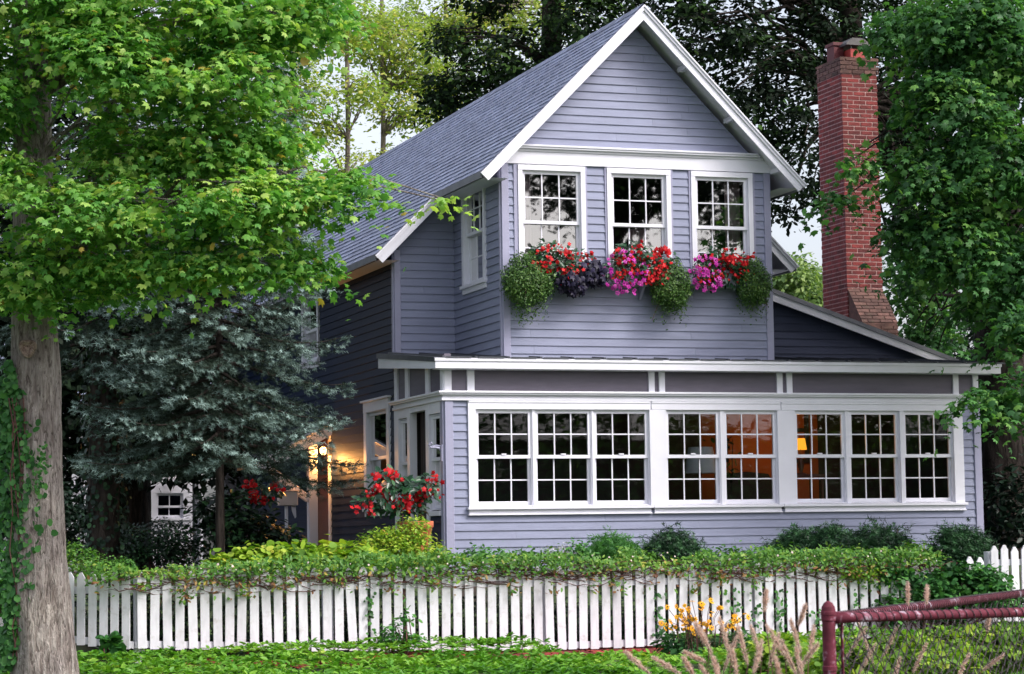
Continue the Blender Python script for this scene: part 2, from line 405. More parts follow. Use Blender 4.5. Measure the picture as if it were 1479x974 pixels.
def limbs(name, root_pts, targets, r0, mat, parent, rng, sag=.15, maxlen=99):
    """curved branches from trunk points towards targets, one mesh"""
    mb = MB(); root_pts = np.array(root_pts, float)
    for tg in targets:
        tg = np.array(tg, float)
        dd = np.linalg.norm(root_pts-tg, axis=1) + np.maximum(0, root_pts[:, 2]-tg[2]+.4)*1.2
        a = root_pts[np.argmin(dd)]; L = np.linalg.norm(tg-a)
        if L > maxlen: continue
        ts = np.linspace(0, 1, 7); q = [a+(tg-a)*t + np.array([0, 0, 1])*sag*L*math.sin(PI*t) + rng.normal(size=3)*.03*L*math.sin(PI*t) for t in ts]
        mb.tube(q, [max(.006, r0*min(1.3, L/2.5)*(1-.85*t)) for t in ts], 6, caps=False)
    return mb.build(name, mat, parent, smooth=True)

# ------------------------------------------------------------------ sky, light
SUN_AZ = math.radians(118)      # see below: direction the light comes FROM, measured from +X counter-clockwise
sun_dir = np.array([.95, -1.0, 1.35]); sun_dir /= np.linalg.norm(sun_dir)   # towards the sun: behind the camera, to the right, high
elev = math.asin(sun_dir[2]); azim = math.atan2(sun_dir[0], sun_dir[1])
w = bpy.data.worlds.new('World'); sc.world = w; w.use_nodes = True
nt = w.node_tree; bg = nt.nodes['Background']
sky = nt.nodes.new('ShaderNodeTexSky'); sky.sky_type = 'NISHITA'; sky.sun_disc = False
sky.sun_elevation = elev; sky.sun_rotation = azim; sky.air_density = 1.0; sky.dust_density = 4.0; sky.ozone_density = 1.0
# overcast: the blue of the clear sky is mostly washed out to a pale cloud white
hs = nt.nodes.new('ShaderNodeHueSaturation'); hs.inputs['Saturation'].default_value = .42; hs.inputs['Value'].default_value = 1.2
nt.links.new(sky.outputs[0], hs.inputs['Color'])
tcw = nt.nodes.new('ShaderNodeTexCoord'); mpw = nt.nodes.new('ShaderNodeMapping'); mpw.inputs['Scale'].default_value = (1, 1, 3); nt.links.new(tcw.outputs['Generated'], mpw.inputs[0])
nw = nt.nodes.new('ShaderNodeTexNoise'); nw.inputs['Scale'].default_value = 2.4; nw.inputs['Detail'].default_value = 5; nt.links.new(mpw.outputs[0], nw.inputs['Vector'])
rw = ramp(nt, [(.35, (.82, .84, .9)), (.65, (1.08, 1.04, 1.05))], nw.outputs['Fac'])
mw = nt.nodes.new('ShaderNodeMix'); mw.data_type = 'RGBA'; mw.blend_type = 'MULTIPLY'; mw.inputs[0].default_value = 1
nt.links.new(hs.outputs[0], mw.inputs[6]); nt.links.new(rw.outputs[0], mw.inputs[7]); nt.links.new(mw.outputs[2], bg.inputs[0])
bg.inputs[1].default_value = .15
sl = bpy.data.lights.new('sun', 'SUN'); sl.energy = 1.4; sl.angle = math.radians(18); sl.color = (1, .955, .9)
so = bpy.data.objects.new('sun', sl); COL.objects.link(so)
so.rotation_euler = Vector(tuple(-sun_dir)).to_track_quat('-Z', 'Y').to_euler(); so.location = (0, -10, 20)
sc.view_settings.view_transform = 'Standard'; sc.view_settings.look = 'None'; sc.view_settings.gamma = 1
sc.view_settings.exposure = .8
#LIGHTS_END

# ------------------------------------------------------------------ ground
def gz(x, y):
    return float(np.interp(y, [-60, -28, -9, -4.3, -3.8, -1.6, 0, 60, 400], [-1.9, -1.45, -1.12, -.95, -.9, -.2, -.12, -.1, -.1]))
ys = np.concatenate([np.linspace(-400, -30, 14), np.linspace(-28, -6, 45), np.linspace(-5.8, 2, 60), np.linspace(3, 40, 30), np.linspace(50, 500, 12)])
xs = np.concatenate([np.linspace(-400, -30, 12), np.linspace(-28, 28, 90), np.linspace(30, 500, 14)])
GX, GY = np.meshgrid(xs, ys)
GZ = np.array([gz(0, y) for y in ys])[:, None] + .015*np.sin(GX*1.7+GY)*np.exp(-np.abs(GY)/60)
V = np.stack([GX, GY, GZ], -1).reshape(-1, 3); nx = len(xs)
Fg = np.array([[j*nx+i, j*nx+i+1, (j+1)*nx+i+1, (j+1)*nx+i] for j in range(len(ys)-1) for i in range(nx-1)])
m_, nt_, out_ = new_mat('lawn_soil'); L_ = nt_.links.new
b_ = N(nt_, 'ShaderNodeBsdfPrincipled'); b_.inputs['Roughness'].default_value = .95; L_(b_.outputs[0], out_.inputs[0])
tc_ = N(nt_, 'ShaderNodeTexCoord'); n_ = N(nt_, 'ShaderNodeTexNoise'); n_.inputs['Scale'].default_value = 1.1; n_.inputs['Detail'].default_value = 9; L_(tc_.outputs['Object'], n_.inputs['Vector'])
r_ = ramp(nt_, [(.35, (.03, .02, .015)), (.5, (.035, .06, .018)), (.7, (.06, .11, .025))], n_.outputs['Fac']); L_(r_.outputs[0], b_.inputs['Base Color'])
tag(link('ground', npmesh('ground', V, Fg, smooth=True), m_), kind='structure')

# red mulch strip along the fence
mb = MB()
m_mulch = solid('red_mulch', (.2, .022, .015), .95, .5, 30, 1., 120, tintvar=.4)
for i in range(1500):
    x = random.uniform(-4.2, 4.6); y = random.gauss(-4.25, .24); z = gz(x, y)+.012; a = random.uniform(0, PI); l = random.uniform(.02, .05)
    dx, dy = math.cos(a)*l, math.sin(a)*l
    mb.add([(x-dx, y-dy, z), (x+dy*.4, y-dx*.4, z), (x+dx, y+dy, z+.01), (x-dy*.4, y+dx*.4, z+.018)], [[0, 1, 2, 3]], random.random())
for i in range(60):
    x0 = -4.2+i*.15
    mb.add([(x0, -4.7, gz(0, -4.7)+.006), (x0+.15, -4.7, gz(0, -4.7)+.006), (x0+.15, -3.75, gz(0, -3.75)+.006), (x0, -3.75, gz(0, -3.75)+.006)], [[0, 1, 2, 3]], random.random())
tag(mb.build('mulch', m_mulch), 'red wood mulch strewn along the foot of the white picket fence', 'mulch', kind='stuff')

# ================================================================== HOUSE
YU, XU, XUR, YM = .187, .835, 4.52, 2.154
RX, RZ, PITCH = 2.66, 7.03, 1.01
YBACK = 13.0
house = empty('house', (3.7, 5.0, -.12), 'two storey violet grey clapboard cottage with a steep gable and a long glazed porch', 'house')

SR = random.Random(5); SEAM = {}
def siding(name, fr, z0, z1, expo, ival, rects, mat, parent, lip=.015, label=None):
    mb = MB(); z = z0; k = 0
    while z < z1-1e-6:
        zt = min(z+expo, z1)
        cuts = sorted({z, zt} | {q for r in rects for q in r[2:4] if z < q < zt})
        for a, b in zip(cuts[:-1], cuts[1:]):
            lo = ival(a); hi = ival(b)
            if lo is None: continue
            if hi is None: hi = ((lo[0]+lo[1])/2-.01, (lo[0]+lo[1])/2+.01)
            segs = [(lo[0], lo[1], hi[0], hi[1])]
            for r in rects:
                if r[2]-1e-6 <= a and b <= r[3]+1e-6:
                    ns = []
                    for (l0, l1, h0, h1) in segs:
                        if r[0] >= l1 or r[1] <= l0: ns.append((l0, l1, h0, h1)); continue
                        if r[0] > l0: ns.append((l0, r[0], min(h0, r[0]), r[0]))
                        if r[1] < l1: ns.append((r[1], l1, r[1], max(h1, r[1])))
                    segs = ns
            na = lip*(1-(a-z)/expo); nb = lip*(1-(b-z)/expo)
            jn = SEAM.setdefault((name, k), sorted(SR.uniform(-1, 14) for _ in range(5)))
            s2 = []
            for (l0, l1, h0, h1) in segs:
                cu = [q for q in jn if l0+.2 < q < l1-.2 and h0+.05 < q < h1-.05]
                e0, f0 = l0, h0
                for q in cu: s2.append((e0, q-.001, f0, q-.001)); e0 = f0 = q+.001
                s2.append((e0, l1, f0, h1))
            for (l0, l1, h0, h1) in s2:
                P = [fr.p(l0, na, a), fr.p(l1, na, a), fr.p(h1, nb, b), fr.p(h0, nb, b), fr.p(l0, -.1, a), fr.p(l1, -.1, a), fr.p(h1, -.1, b), fr.p(h0, -.1, b)]
                mb.add(P, [[0, 1, 2, 3], [5, 4, 7, 6], [0, 4, 5, 1], [3, 2, 6, 7], [0, 3, 7, 4], [1, 5, 6, 2]], random.random())
        z = zt; k += 1
    o = mb.build(name, mat, parent)
    if label: o['label'] = label
    return o

def window(parent, fr, g0, g1, zb, zm, zt, cols=3, rows=2, glass=None, st=.045, n0=0.0, casing=0, sill=True, lrows=None, mt=.0155):
    """double hung window: glass g0..g1, zb..zt, meeting rail at zm"""
    glass = glass or M_GLASS; lrows = rows if lrows is None else lrows
    a, b, c, d = g0-st, g1+st, zb-st-.015, zt+st
    m = MB()
    j = .012   # jamb liner
    m.box(fr, a, a+j, n0-.11, n0-.002, c, d); m.box(fr, b-j, b, n0-.11, n0-.002, c, d)
    m.box(fr, a+j, b-j, n0-.11, n0-.002, d-j, d); m.box(fr, a+j, b-j, n0-.11, n0-.002, c, c+j)
    if casing:
        cz = c-.0
        m.box(fr, a-casing, a, n0-.03, n0+.034, cz, d); m.box(fr, b, b+casing, n0-.03, n0+.034, cz, d)
        m.box(fr, a-casing, b+casing, n0-.03, n0+.038, d, d+casing*1.1)
        if sill:
            m.box(fr, a-casing-.02, b+casing+.02, n0-.03, n0+.06, cz-.04, cz)
            m.box(fr, a-casing, b+casing, n0-.03, n0+.03, cz-.11, cz-.04)
    wo = m.build('window', M_WHITE, parent)
    for nm, z0, z1, nn, rw in (('upper_sash', zm, zt, n0-.012, rows), ('lower_sash', zb, zm, n0-.05, lrows)):
        s = MB(); t = .034
        lo = z0-(.02 if nm == 'upper_sash' else .045); hi = z1+(.033 if nm == 'upper_sash' else .02)
        s.box(fr, a+j, g0, nn-t, nn, lo, hi); s.box(fr, g1, b-j, nn-t, nn, lo, hi)
        zA = z0+(.022 if nm == 'upper_sash' else 0); zB = z1-(0 if nm == 'upper_sash' else .022)
        s.box(fr, g0, g1, nn-t, nn, lo, zA); s.box(fr, g0, g1, nn-t, nn, zB, hi)
        for q in range(1, cols):
            u = g0+(g1-g0)*q/cols; s.box(fr, u-mt/2, u+mt/2, nn-t*.8, nn-.008, zA, zB)
        for q in range(1, rw):
            zz = zA+(zB-zA)*q/rw; s.box(fr, g0, g1, nn-t*.75, nn-.010, zz-mt/2, zz+mt/2)
        s.build(nm, M_WHITE, wo)
        p = MB(); nm2 = nn-t*.5
        tl = random.uniform(-.0015, .0015)
        p.add([fr.p(g0, nm2, zA), fr.p(g1, nm2+tl, zA), fr.p(g1, nm2+tl, zB), fr.p(g0, nm2, zB)], [[0, 1, 2, 3]]); p.build('pane', glass, wo)
    return wo

FR0, FRU, FRM, LF0, LFU = front(0), front(YU), front(YM), left(0), left(XU)
E1 = .1015
# ---- porch front wall
siding('porch_wall', FR0, -.2, 2.03, E1, lambda z: (.10, 7.29), [(.31, 7.1, .635, 2.06)], M_SID, house)
mb = MB(); mb.box(FR0, 0, .105, -.1, .028, -.2, 2.0); mb.box(LF0, 0, .1, -.05, .026, -.2, 2.0); mb.build('corner_board', M_TRIMG, house, bevel=.004)
mb = MB(); mb.box(FR0, 7.285, 7.39, -.1, .028, -.2, 2.0); mb.build('corner_board', M_TRIMG, house, bevel=.004)
# ---- porch windows in three groups
dx = .018
G = [(.422, 1.068), (1.195, 1.853), (1.972, 2.622), (2.941, 3.595), (3.738, 4.384), (4.724, 5.354), (5.502, 6.131), (6.282, 6.915)]
G = [(a+dx, b+dx) for a, b in G]
st = .045
mb = MB()
edges = [.294] + [x for g in G for x in (g[0]-st, g[1]+st)] + [7.12]
for i in range(0, len(edges), 2):
    a, b = edges[i], edges[i+1]
    n = .034 if (b-a) > .06 else .012
    mb.box(FR0, a, b, -.1, n, .70, 1.895)
for a, b in ((.294, 2.705), (2.713, 4.497), (4.505, 7.12)):
    mb.box(FR0, a, b, -.1, .036, 1.895, 1.998)
    mb.box(FR0, a+.006, b-.006, -.1, .044, 1.975, 2.0)
mb.build('window_casing', M_WHITE, house, bevel=.003)
mb = MB()
for a, b in ((.272, 2.706), (2.712, 4.498), (4.504, 7.142)):
    mb.box(FR0, a, b, -.1, .075, .665, .70); mb.box(FR0, a+.02, b-.02, -.1, .036, .61, .665); mb.box(FR0, a+.01, b-.01, -.1, .052, .595, .61)
mb.build('window_sill', M_WHITE, house, bevel=.003)
for a, b in G: window(house, FR0, a, b, .765, 1.312, 1.849)
# sash locks on the meeting rails
mb = MB()
for a, b in G: mb.box(FR0, (a+b)/2-.03, (a+b)/2+.03, -.03, .0, 1.335, 1.352)
mb.build('sash_lock', M_WHITE, house)

# ---- porch cornice, frieze panels, fascia
mb = MB()
mb.box(FR0, -.045, 7.44, -.1, .045, 2.0, 2.035); mb.box(FR0, -.03, 7.42, -.1, .03, 2.035, 2.07)
mb.box(FR0, -.075, 7.47, -.1, .075, 2.07, 2.092); mb.box(FR0, -.095, 7.49, -.1, .095, 2.092, 2.118)
mb.box(LF0, .1, 2.15, -.1, .043, 2.001, 2.035); mb.box(LF0, .1, 2.15, -.1, .028, 2.035, 2.07)
mb.box(LF0, .1, 2.15, -.1, .073, 2.07, 2.091); mb.box(LF0, .1, 2.15, -.1, .093, 2.091, 2.117)
mb.build('cornice', M_WHITE, house, bevel=.003)
mb = MB(); mb.box(FR0, .02, 7.36, -.1, -.012, 2.118, 2.375); mb.build('frieze', M_PANEL, house)
mb = MB(); mb.box(LF0, .02, 2.15, -.1, -.012, 2.117, 2.58); mb.build('frieze', M_PANEL, house)
for a, b in ((-.0, .08), (.297, .39), (2.694, 2.775), (2.835, 2.915), (4.463, 4.545), (4.601, 4.682), (7.006, 7.088), (7.3, 7.38)):
    mb = MB(); mb.box(FR0, a, b, -.1, .014, 2.118, 2.376); mb.build('frieze_batten', M_WHITE, house, bevel=.003)
for a, b in ((.0, .12), (.6, .75), (1.5, 1.65), (2.02, 2.15)):
    mb = MB(); mb.box(LF0, a, b, -.1, .014, 2.117, 2.43+.1*a); mb.build('frieze_batten', M_WHITE, house, bevel=.003)
SLP = .1
def rz(y): return 2.512+SLP*(y+.22)
XL, XR_ = -.175, 7.605
YF = -.22
mb = MB()
mb.box(front(YF), XL, XR_, -.022, 0, 2.379, 2.505); mb.box(front(YF), XL-.01, XR_+.01, 0, .014, 2.468, 2.507)
mb.build('fascia', M_WHITE, house, bevel=.003)
fl = left(XL)
mb = MB(); mb.prism(fl, [(YF+.02, 2.379), (YM+.17, rz(YM)-.18), (YM+.17, rz(YM)-.055), (YF+.02, rz(YF)-.055)], -.022, 0)
mb.build('rake_board', M_WHITE, house, bevel=.003)
mb = MB(); mb.prism(fl, [(YF, rz(YF)-.05), (YM+.2, rz(YM+.05)-.055), (YM+.2, rz(YM+.05)+.012), (YF, rz(YF)+.005)], -.03, .016)
mb.build('rake_edge', M_METAL, house)
mb = MB()   # soffit
mb.add([(XL+.02, YF+.02, 2.382), (XR_-.02, YF+.02, 2.382), (XR_-.02, .0, 2.377), (XL+.02, .0, 2.377)], [[0, 1, 2, 3]])
mb.add([(XL+.02, 0, 2.4), (0.02, 0, 2.4), (.02, YM+.16, rz(YM)-.15), (XL+.02, YM+.16, rz(YM)-.15)], [[0, 1, 2, 3]])
mb.build('soffit', M_WHITE, house)
mb = MB()
mb.prism(left(0), [(YF-.012, rz(YF)-.012), (YM, rz(YM)-.02), (YM, rz(YM)), (YF-.012, rz(YF)+.004)], -XR_-.0, -XL)
for i in range(19):
    x = XL+.1+i*.42
    if x > XR_-.1: break
    mb.prism(left(0), [(YF-.016, rz(YF)), (YM, rz(YM)), (YM, rz(YM)+.02), (YF-.016, rz(YF)+.022)], -x-.014, -x+.014)
    mb.box(front(YF-.016), x+.03, x+.36, 0, .006, rz(YF)-.004, rz(YF)+.014)
mb.build('porch_roof', M_METAL, house)

# ---- upper front wall with three windows
UW = [(1.054, 1.953), (2.247, 3.12), (3.403, 4.264)]
siding('upper_wall', FRU, 2.5, 5.0, E1*1.02, lambda z: (.92, 4.43), [(a+.02, b-.02, 3.5, 5.2) for a, b in UW], M_SID, house)
mb = MB()
mb.box(FRU, XU, .93, -.08, .026, 2.5, 4.99); mb.box(LFU, YU, YU+.05, -.05, .024, 2.5, 4.99); mb.build('corner_board', M_TRIMG, house, bevel=.004)
mb = MB(); mb.box(FRU, 4.425, XUR, -.08, .026, 2.5, 4.99); mb.build('corner_board', M_TRIMG, house, bevel=.004)
mb = MB()
for a, b in ((1.0, 1.054), (1.953, 1.98), (2.22, 2.247), (3.12, 3.15), (3.375, 3.403), (4.264, 4.3)):
    mb.box(FRU, a, b, -.05, .022, 3.5, 4.985)
mb.build('strip_trim', M_TRIMG, house)
for a, b in UW:
    window(house, FRU, a+.105, b-.105, 3.645, 4.262, 4.87, glass=M_GLASS_UP, casing=.06)
# gable cornice + gable siding
mb = MB()
mb.box(FRU, XU-.02, XUR+.02, -.08, .034, 4.99, 5.15); mb.box(FRU, XU+.13, XUR-.1, -.08, .05, 5.15, 5.18); mb.box(FRU, XU+.17, XUR-.16, -.08, .085, 5.18, 5.205); mb.box(FRU, XU+.19, XUR-.19, -.08, .1, 5.205, 5.23)
mb.build('gable_cornice', M_WHITE, house, bevel=.003)
def gab(z):
    h = (RZ-.2-z)/PITCH
    return (RX-h, RX+h) if h > .02 else None
siding('gable_wall', FRU, 5.23, 6.83, .1035, gab, [], M_SID, house)
# ---- side wall of the projecting bay
siding('bay_side_wall', LFU, 2.5, 5.0, E1*1.02, lambda z: (YU+.045, YM), [(.79, 1.72, 3.5, 5.1)], M_SID, house)
window(house, LFU, .885, 1.615, 3.66, 4.26, 4.87, glass=M_GLASS, casing=.07)
# ---- main front wall piece left of bay
siding('main_front_wall', FRM, 2.6, 5.1, E1*1.03, lambda z: (.07, XU) if z < 4.05 else (max(.07, RX-(RZ-.2-z)/PITCH), XU) if z < 4.98 else None, [], M_SID, house)
mb = MB(); mb.box(FRM, 0, .085, -.08, .026, 2.6, 4.12); mb.box(LF0, YM, YM+.06, -.05, .02, 2.6, 4.1); mb.build('corner_board', M_TRIMG, house, bevel=.004)
# ---- left wall of the main house
LW1 = (2.33, 3.62, .62, 2.19); LW2 = (6.05, 7.05, 2.88, 3.96); DOOR = (5.55, 6.5, -.2, 2.0)
siding('side_wall', LF0, -.2, 4.14, E1*1.03, lambda z: (YM+.02, YBACK), [(LW1[0]+.02, LW1[1]-.02, .64, 2.17), (LW2[0]+.02, LW2[1]-.02, LW2[2]+.03, LW2[3]-.02), DOOR], M_SID_D, house, label='clapboard wall with the shade put into its dark slate blue colour')
window(house, LF0, LW1[0]+.2, LW1[1]-.2, .82, 1.42, 2.0, cols=1, rows=1, st=.05, casing=.13)
window(house, LF0, LW2[0]+.13, LW2[1]-.13, 3.05, 3.45, 3.85, cols=1, rows=1, casing=.09)
mb = MB(); mb.box(LF0, LW1[0]-.03, LW1[1]+.03, 0, .07, 2.19, 2.215); mb.build('window_cap', M_WHITE, house)
mb = MB(); mb.box(LF0, DOOR[0], DOOR[1], -.09, -.05, -.2, 1.98)
for z0, z1 in ((.1, .8), (.95, 1.8)):
    mb.box(LF0, DOOR[0]+.12, DOOR[1]-.12, -.05, -.035, z0, z1)
dr = mb.build('side_door', M_WOODD, house); 
mb = MB(); mb.lathe((.035, DOOR[0]+.07, .9), [(.02, 0), (.03, .02), (.02, .04)], 10); mb.build('door_handle', M_CAP, dr)
mb = MB(); mb.box(LF0, DOOR[0]-.1, DOOR[0], -.05, .03, -.2, 2.0); mb.box(LF0, DOOR[1], DOOR[1]+.1, -.05, .03, -.2, 2.0); mb.build('door_casing', M_WHITE, house)
# ---- porch left end: narrow windows and the open side door
mb = MB()
for a, b, z0 in ((.1, .13, .6), (.6, .74, -.2), (1.44, 1.56, -.2), (1.96, 2.15, -.2)):
    mb.box(LF0, a, b, -.08, .02, z0, 2.0)
mb.box(LF0, .13, .6, -.08, .018, 1.86, 2.0); mb.box(LF0, .74, 1.44, -.08, .012, 1.93, 2.0); mb.box(LF0, 1.56, 1.96, -.08, .018, 1.88, 2.0)
mb.box(LF0, .1, .6, -.08, .05, .6, .66)
mb.build('side_casing', M_WHITE, house, bevel=.003)
window(house, LF0, .2, .53, .74, 1.3, 1.80, cols=1, rows=1, st=.05)
window(house, LF0, 1.63, 1.89, .74, 1.3, 1.82, cols=1, rows=1, st=.05)
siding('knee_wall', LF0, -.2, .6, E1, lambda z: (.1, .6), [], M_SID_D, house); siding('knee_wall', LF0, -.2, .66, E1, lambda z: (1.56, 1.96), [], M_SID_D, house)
mb = MB(); 
for i in range(9):
    u = .76+i*.075; mb.box(LF0, u, u+.055, -.14, -.12, -.2, 1.93, random.random())
mb.build('screen_door', solid('dark_brown_slats', (.045, .03, .028), .6, .3, 5, tintvar=.4), house)

# ---- shed roofed wing on the right
XW = 5.33
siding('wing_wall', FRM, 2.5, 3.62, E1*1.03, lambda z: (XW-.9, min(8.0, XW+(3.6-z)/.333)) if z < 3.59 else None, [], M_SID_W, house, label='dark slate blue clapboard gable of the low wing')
def wz(x): return 3.70-.333*(x-XW)
mb = MB(); mb.prism(front(YM-.2), [(XW-.9, wz(XW-.9)-.17), (8.1, wz(8.1)-.15), (8.1, wz(8.1)-.05), (XW-.9, wz(XW-.9)-.05)], -.03, 0); mb.build('rake_board', M_WHITE, house, bevel=.003)
mb = MB(); mb.prism(front(YM-.22), [(XW-.9, wz(XW-.9)-.06), (8.2, wz(8.2)-.06), (8.2, wz(8.2)), (XW-.9, wz(XW-.9))], -6.5, 0); mb.build('wing_roof', M_DRIP, house)
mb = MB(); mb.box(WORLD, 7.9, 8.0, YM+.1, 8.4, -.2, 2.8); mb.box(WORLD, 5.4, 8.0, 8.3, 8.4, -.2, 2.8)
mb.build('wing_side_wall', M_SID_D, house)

# ---- walls nobody sees from the street
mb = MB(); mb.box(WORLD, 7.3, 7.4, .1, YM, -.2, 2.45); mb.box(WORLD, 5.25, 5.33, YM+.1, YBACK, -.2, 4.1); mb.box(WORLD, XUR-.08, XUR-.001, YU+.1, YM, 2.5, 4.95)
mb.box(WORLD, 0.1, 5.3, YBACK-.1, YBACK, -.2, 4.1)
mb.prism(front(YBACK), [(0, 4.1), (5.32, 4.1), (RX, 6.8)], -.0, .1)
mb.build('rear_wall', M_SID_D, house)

# ---- main roof
d_l = np.array([-1, 0, -PITCH]); d_l /= np.linalg.norm(d_l); n_l = np.array([-PITCH, 0, 1]); n_l /= np.linalg.norm(n_l)
CO = 1/math.sqrt(1+PITCH**2)
S_UP = 2.18/CO; S_LO = 2.985/CO
Y_UP = YU-.33; Y_LO = YM-.33
for sgn in (1, -1):
    dd = d_l*np.array([sgn, 1, 1]); nn_ = n_l*np.array([sgn, 1, 1]); O = np.array([RX, 0, RZ])
    def rp(s, y, n): return O+dd*s+np.array([0, y, 0])+nn_*n
    mb = MB(); ce = .128; s1 = S_LO; row = 0
    while s1 > .02:
        s0 = max(0, s1-ce)
        ya = (Y_LO if s1 > S_UP+.02 else Y_UP)-.02
        y = ya-(.1 if row % 2 else 0)-random.uniform(0, .08)
        tb = random.uniform(-.1, .1)
        while y < YBACK+.2:
            wd = random.choice((.16, .17, .19, .22)); yl, yr = max(y, ya), min(y+wd-.011, YBACK+.2)
            if yr > yl+.01:
                lf = .011+random.uniform(0, .005); j = random.uniform(-.006, .006)
                P = [rp(s1+j, yl, lf), rp(s1+j, yr, lf), rp(s0-.01, yr, .001), rp(s0-.01, yl, .001), rp(s1+j, yl, 0), rp(s1+j, yr, 0)]
                mb.add(P, [[0, 1, 2, 3], [4, 5, 1, 0]], min(1, max(0, random.gauss(.5+tb, .25))))
            y += wd
        s1 -= ce; row += 1
    mb.build('roof', M_SHING, house)
    # deck
    mb = MB()
    for (ya, yb, sa, sb) in ((Y_UP, YBACK+.2, 0, S_UP), (Y_LO, YBACK+.2, S_UP, S_LO)):
        P = [rp(s, y, n) for n in (0, -.055) for y in (ya, yb) for s in (sa, sb)]
        mb.add(P, [[0, 1, 3, 2], [4, 6, 7, 5], [0, 4, 5, 1], [2, 3, 7, 6], [0, 2, 6, 4], [1, 5, 7, 3]])
    mb.build('soffit', M_WHITE, house)
    # rake boards
    for (ya, sa, sb, nm) in ((Y_UP, -.0, S_UP+.03, 0), (Y_LO, S_UP-.02, S_LO+.03, 1)):
        mb = MB()
        def seg(n0, n1, y0, y1, sa, sb):
            P = [rp(sa+(( -n0*PITCH) if sa <= 0 else 0), y0, n0), rp(sb, y0, n0), rp(sb, y0, n1), rp(sa+((-n1*PITCH) if sa <= 0 else 0), y0, n1)]
            P += [p+np.array([0, y1-y0, 0]) for p in P]
            mb.add(P, [[0, 1, 2, 3], [7, 6, 5, 4], [0, 4, 5, 1], [1, 5, 6, 2], [2, 6, 7, 3], [3, 7, 4, 0]])
        seg(-.135, -.002, ya-.03, ya-.002, sa, sb); seg(-.05, -.003, ya-.052, ya-.03, sa, sb+.01); seg(-.018, .0, ya-.07, ya-.052, sa, sb+.015)
        mb.build('rake_board', M_WHITE, house)
    # eave fascia
    mb = MB()
    for (ya, yb, s) in ((Y_UP, Y_LO, S_UP), (Y_LO, YBACK+.2, S_LO)):
        P = [rp(s, ya, .0), rp(s, yb, .0), rp(s, yb, 0)-np.array([0, 0, .085]), rp(s, ya, 0)-np.array([0, 0, .085])]
        P += [p+np.array([-.02*sgn, 0, 0]) for p in P]
        mb.add(P, [[3, 2, 1, 0], [4, 5, 6, 7], [0, 1, 5, 4], [1, 2, 6, 5], [2, 3, 7, 6], [3, 0, 4, 7]])
    mb.build('eave_fascia', M_DRIP, house)
    # lookouts below the gable overhang
    for s in (.95, 1.85, 2.75):
        mb = MB(); q = rp(s, Y_UP, -.055)
        mb.beam(q+np.array([0, .06, -.03]), q+np.array([0, .33, -.03]), .07, .06)
        mb.build('lookout', M_WHITE, house)
    # soffit return closing the eave at the bay
    mb = MB()
    a = rp(S_UP, Y_UP, -.06); 
    xw = XU if sgn == 1 else XUR
    mb.add([(xw, Y_UP+.02, a[2]-.03), (a[0], Y_UP+.02, a[2]-.03), (a[0], Y_LO, a[2]-.03), (xw, Y_LO, a[2]-.03)], [[0, 1, 2, 3]])
    a = rp(S_LO, Y_LO, -.06); xw = 0 if sgn == 1 else 5.33
    mb.add([(xw, Y_LO+.02, a[2]-.03), (a[0], Y_LO+.02, a[2]-.03), (a[0], YBACK, a[2]-.03), (xw, YBACK, a[2]-.03)], [[0, 1, 2, 3]])
    mb.build('soffit', M_WHITE, house)
mb = MB(); y = Y_UP-.02
while y < YBACK+.1:
    t_ = random.random()
    mb.add([(RX, y, RZ+.022), (RX, y+.2, RZ+.016), (RX-.1, y+.2, RZ-.085), (RX-.1, y, RZ-.079)], [[0, 1, 2, 3]], t_); mb.add([(RX, y, RZ+.022), (RX+.1, y, RZ-.079), (RX+.1, y+.2, RZ-.085), (RX, y+.2, RZ+.016)], [[0, 1, 2, 3]], t_)
    y += .2
mb.build('ridge_cap', M_SHING, house)

# ---- interiors (dark rooms behind the panes)
mb = MB()
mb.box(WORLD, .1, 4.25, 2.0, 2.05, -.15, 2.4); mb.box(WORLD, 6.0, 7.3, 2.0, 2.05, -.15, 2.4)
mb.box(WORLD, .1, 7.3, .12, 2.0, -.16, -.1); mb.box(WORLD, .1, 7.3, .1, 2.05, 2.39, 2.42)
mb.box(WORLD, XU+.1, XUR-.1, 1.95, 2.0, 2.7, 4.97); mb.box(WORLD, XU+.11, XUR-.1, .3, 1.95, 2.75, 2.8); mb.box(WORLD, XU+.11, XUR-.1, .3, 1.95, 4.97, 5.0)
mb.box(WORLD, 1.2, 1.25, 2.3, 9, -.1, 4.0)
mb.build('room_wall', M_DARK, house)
mb = MB(); mb.box(WORLD, 4.25, 6.0, 2.0, 2.06, -.15, 2.4); mb.build('lamplit_wall_stretch', M_ORANGE, house)  # lamplight put into the colour: back wall orange only where the lamp reaches
def curtain(x0, x1, y, z0, z1, fold=.05):
    V = []; n = int((x1-x0)/.012)+2
    for i in range(n):
        x = x0+(x1-x0)*i/(n-1); V += [(x, y+.018*math.sin(x*2*PI/fold)+.008*math.sin(x*31), z0), (x, y+.018*math.sin(x*2*PI/fold+.4), z1)]
    Fc = [[2*i, 2*i+2, 2*i+3, 2*i+1] for i in range(n-1)]
    me = bpy.data.meshes.new('curtain'); me.from_pydata(V, [], Fc); me.update()
    return link('curtain', me, M_CURT, house)
curtain(1.13, 1.30, YU+.2, 3.5, 4.9); curtain(2.62, 3.06, YU+.22, 3.5, 4.24); curtain(3.98, 4.2, YU+.25, 3.5, 4.9, .08)

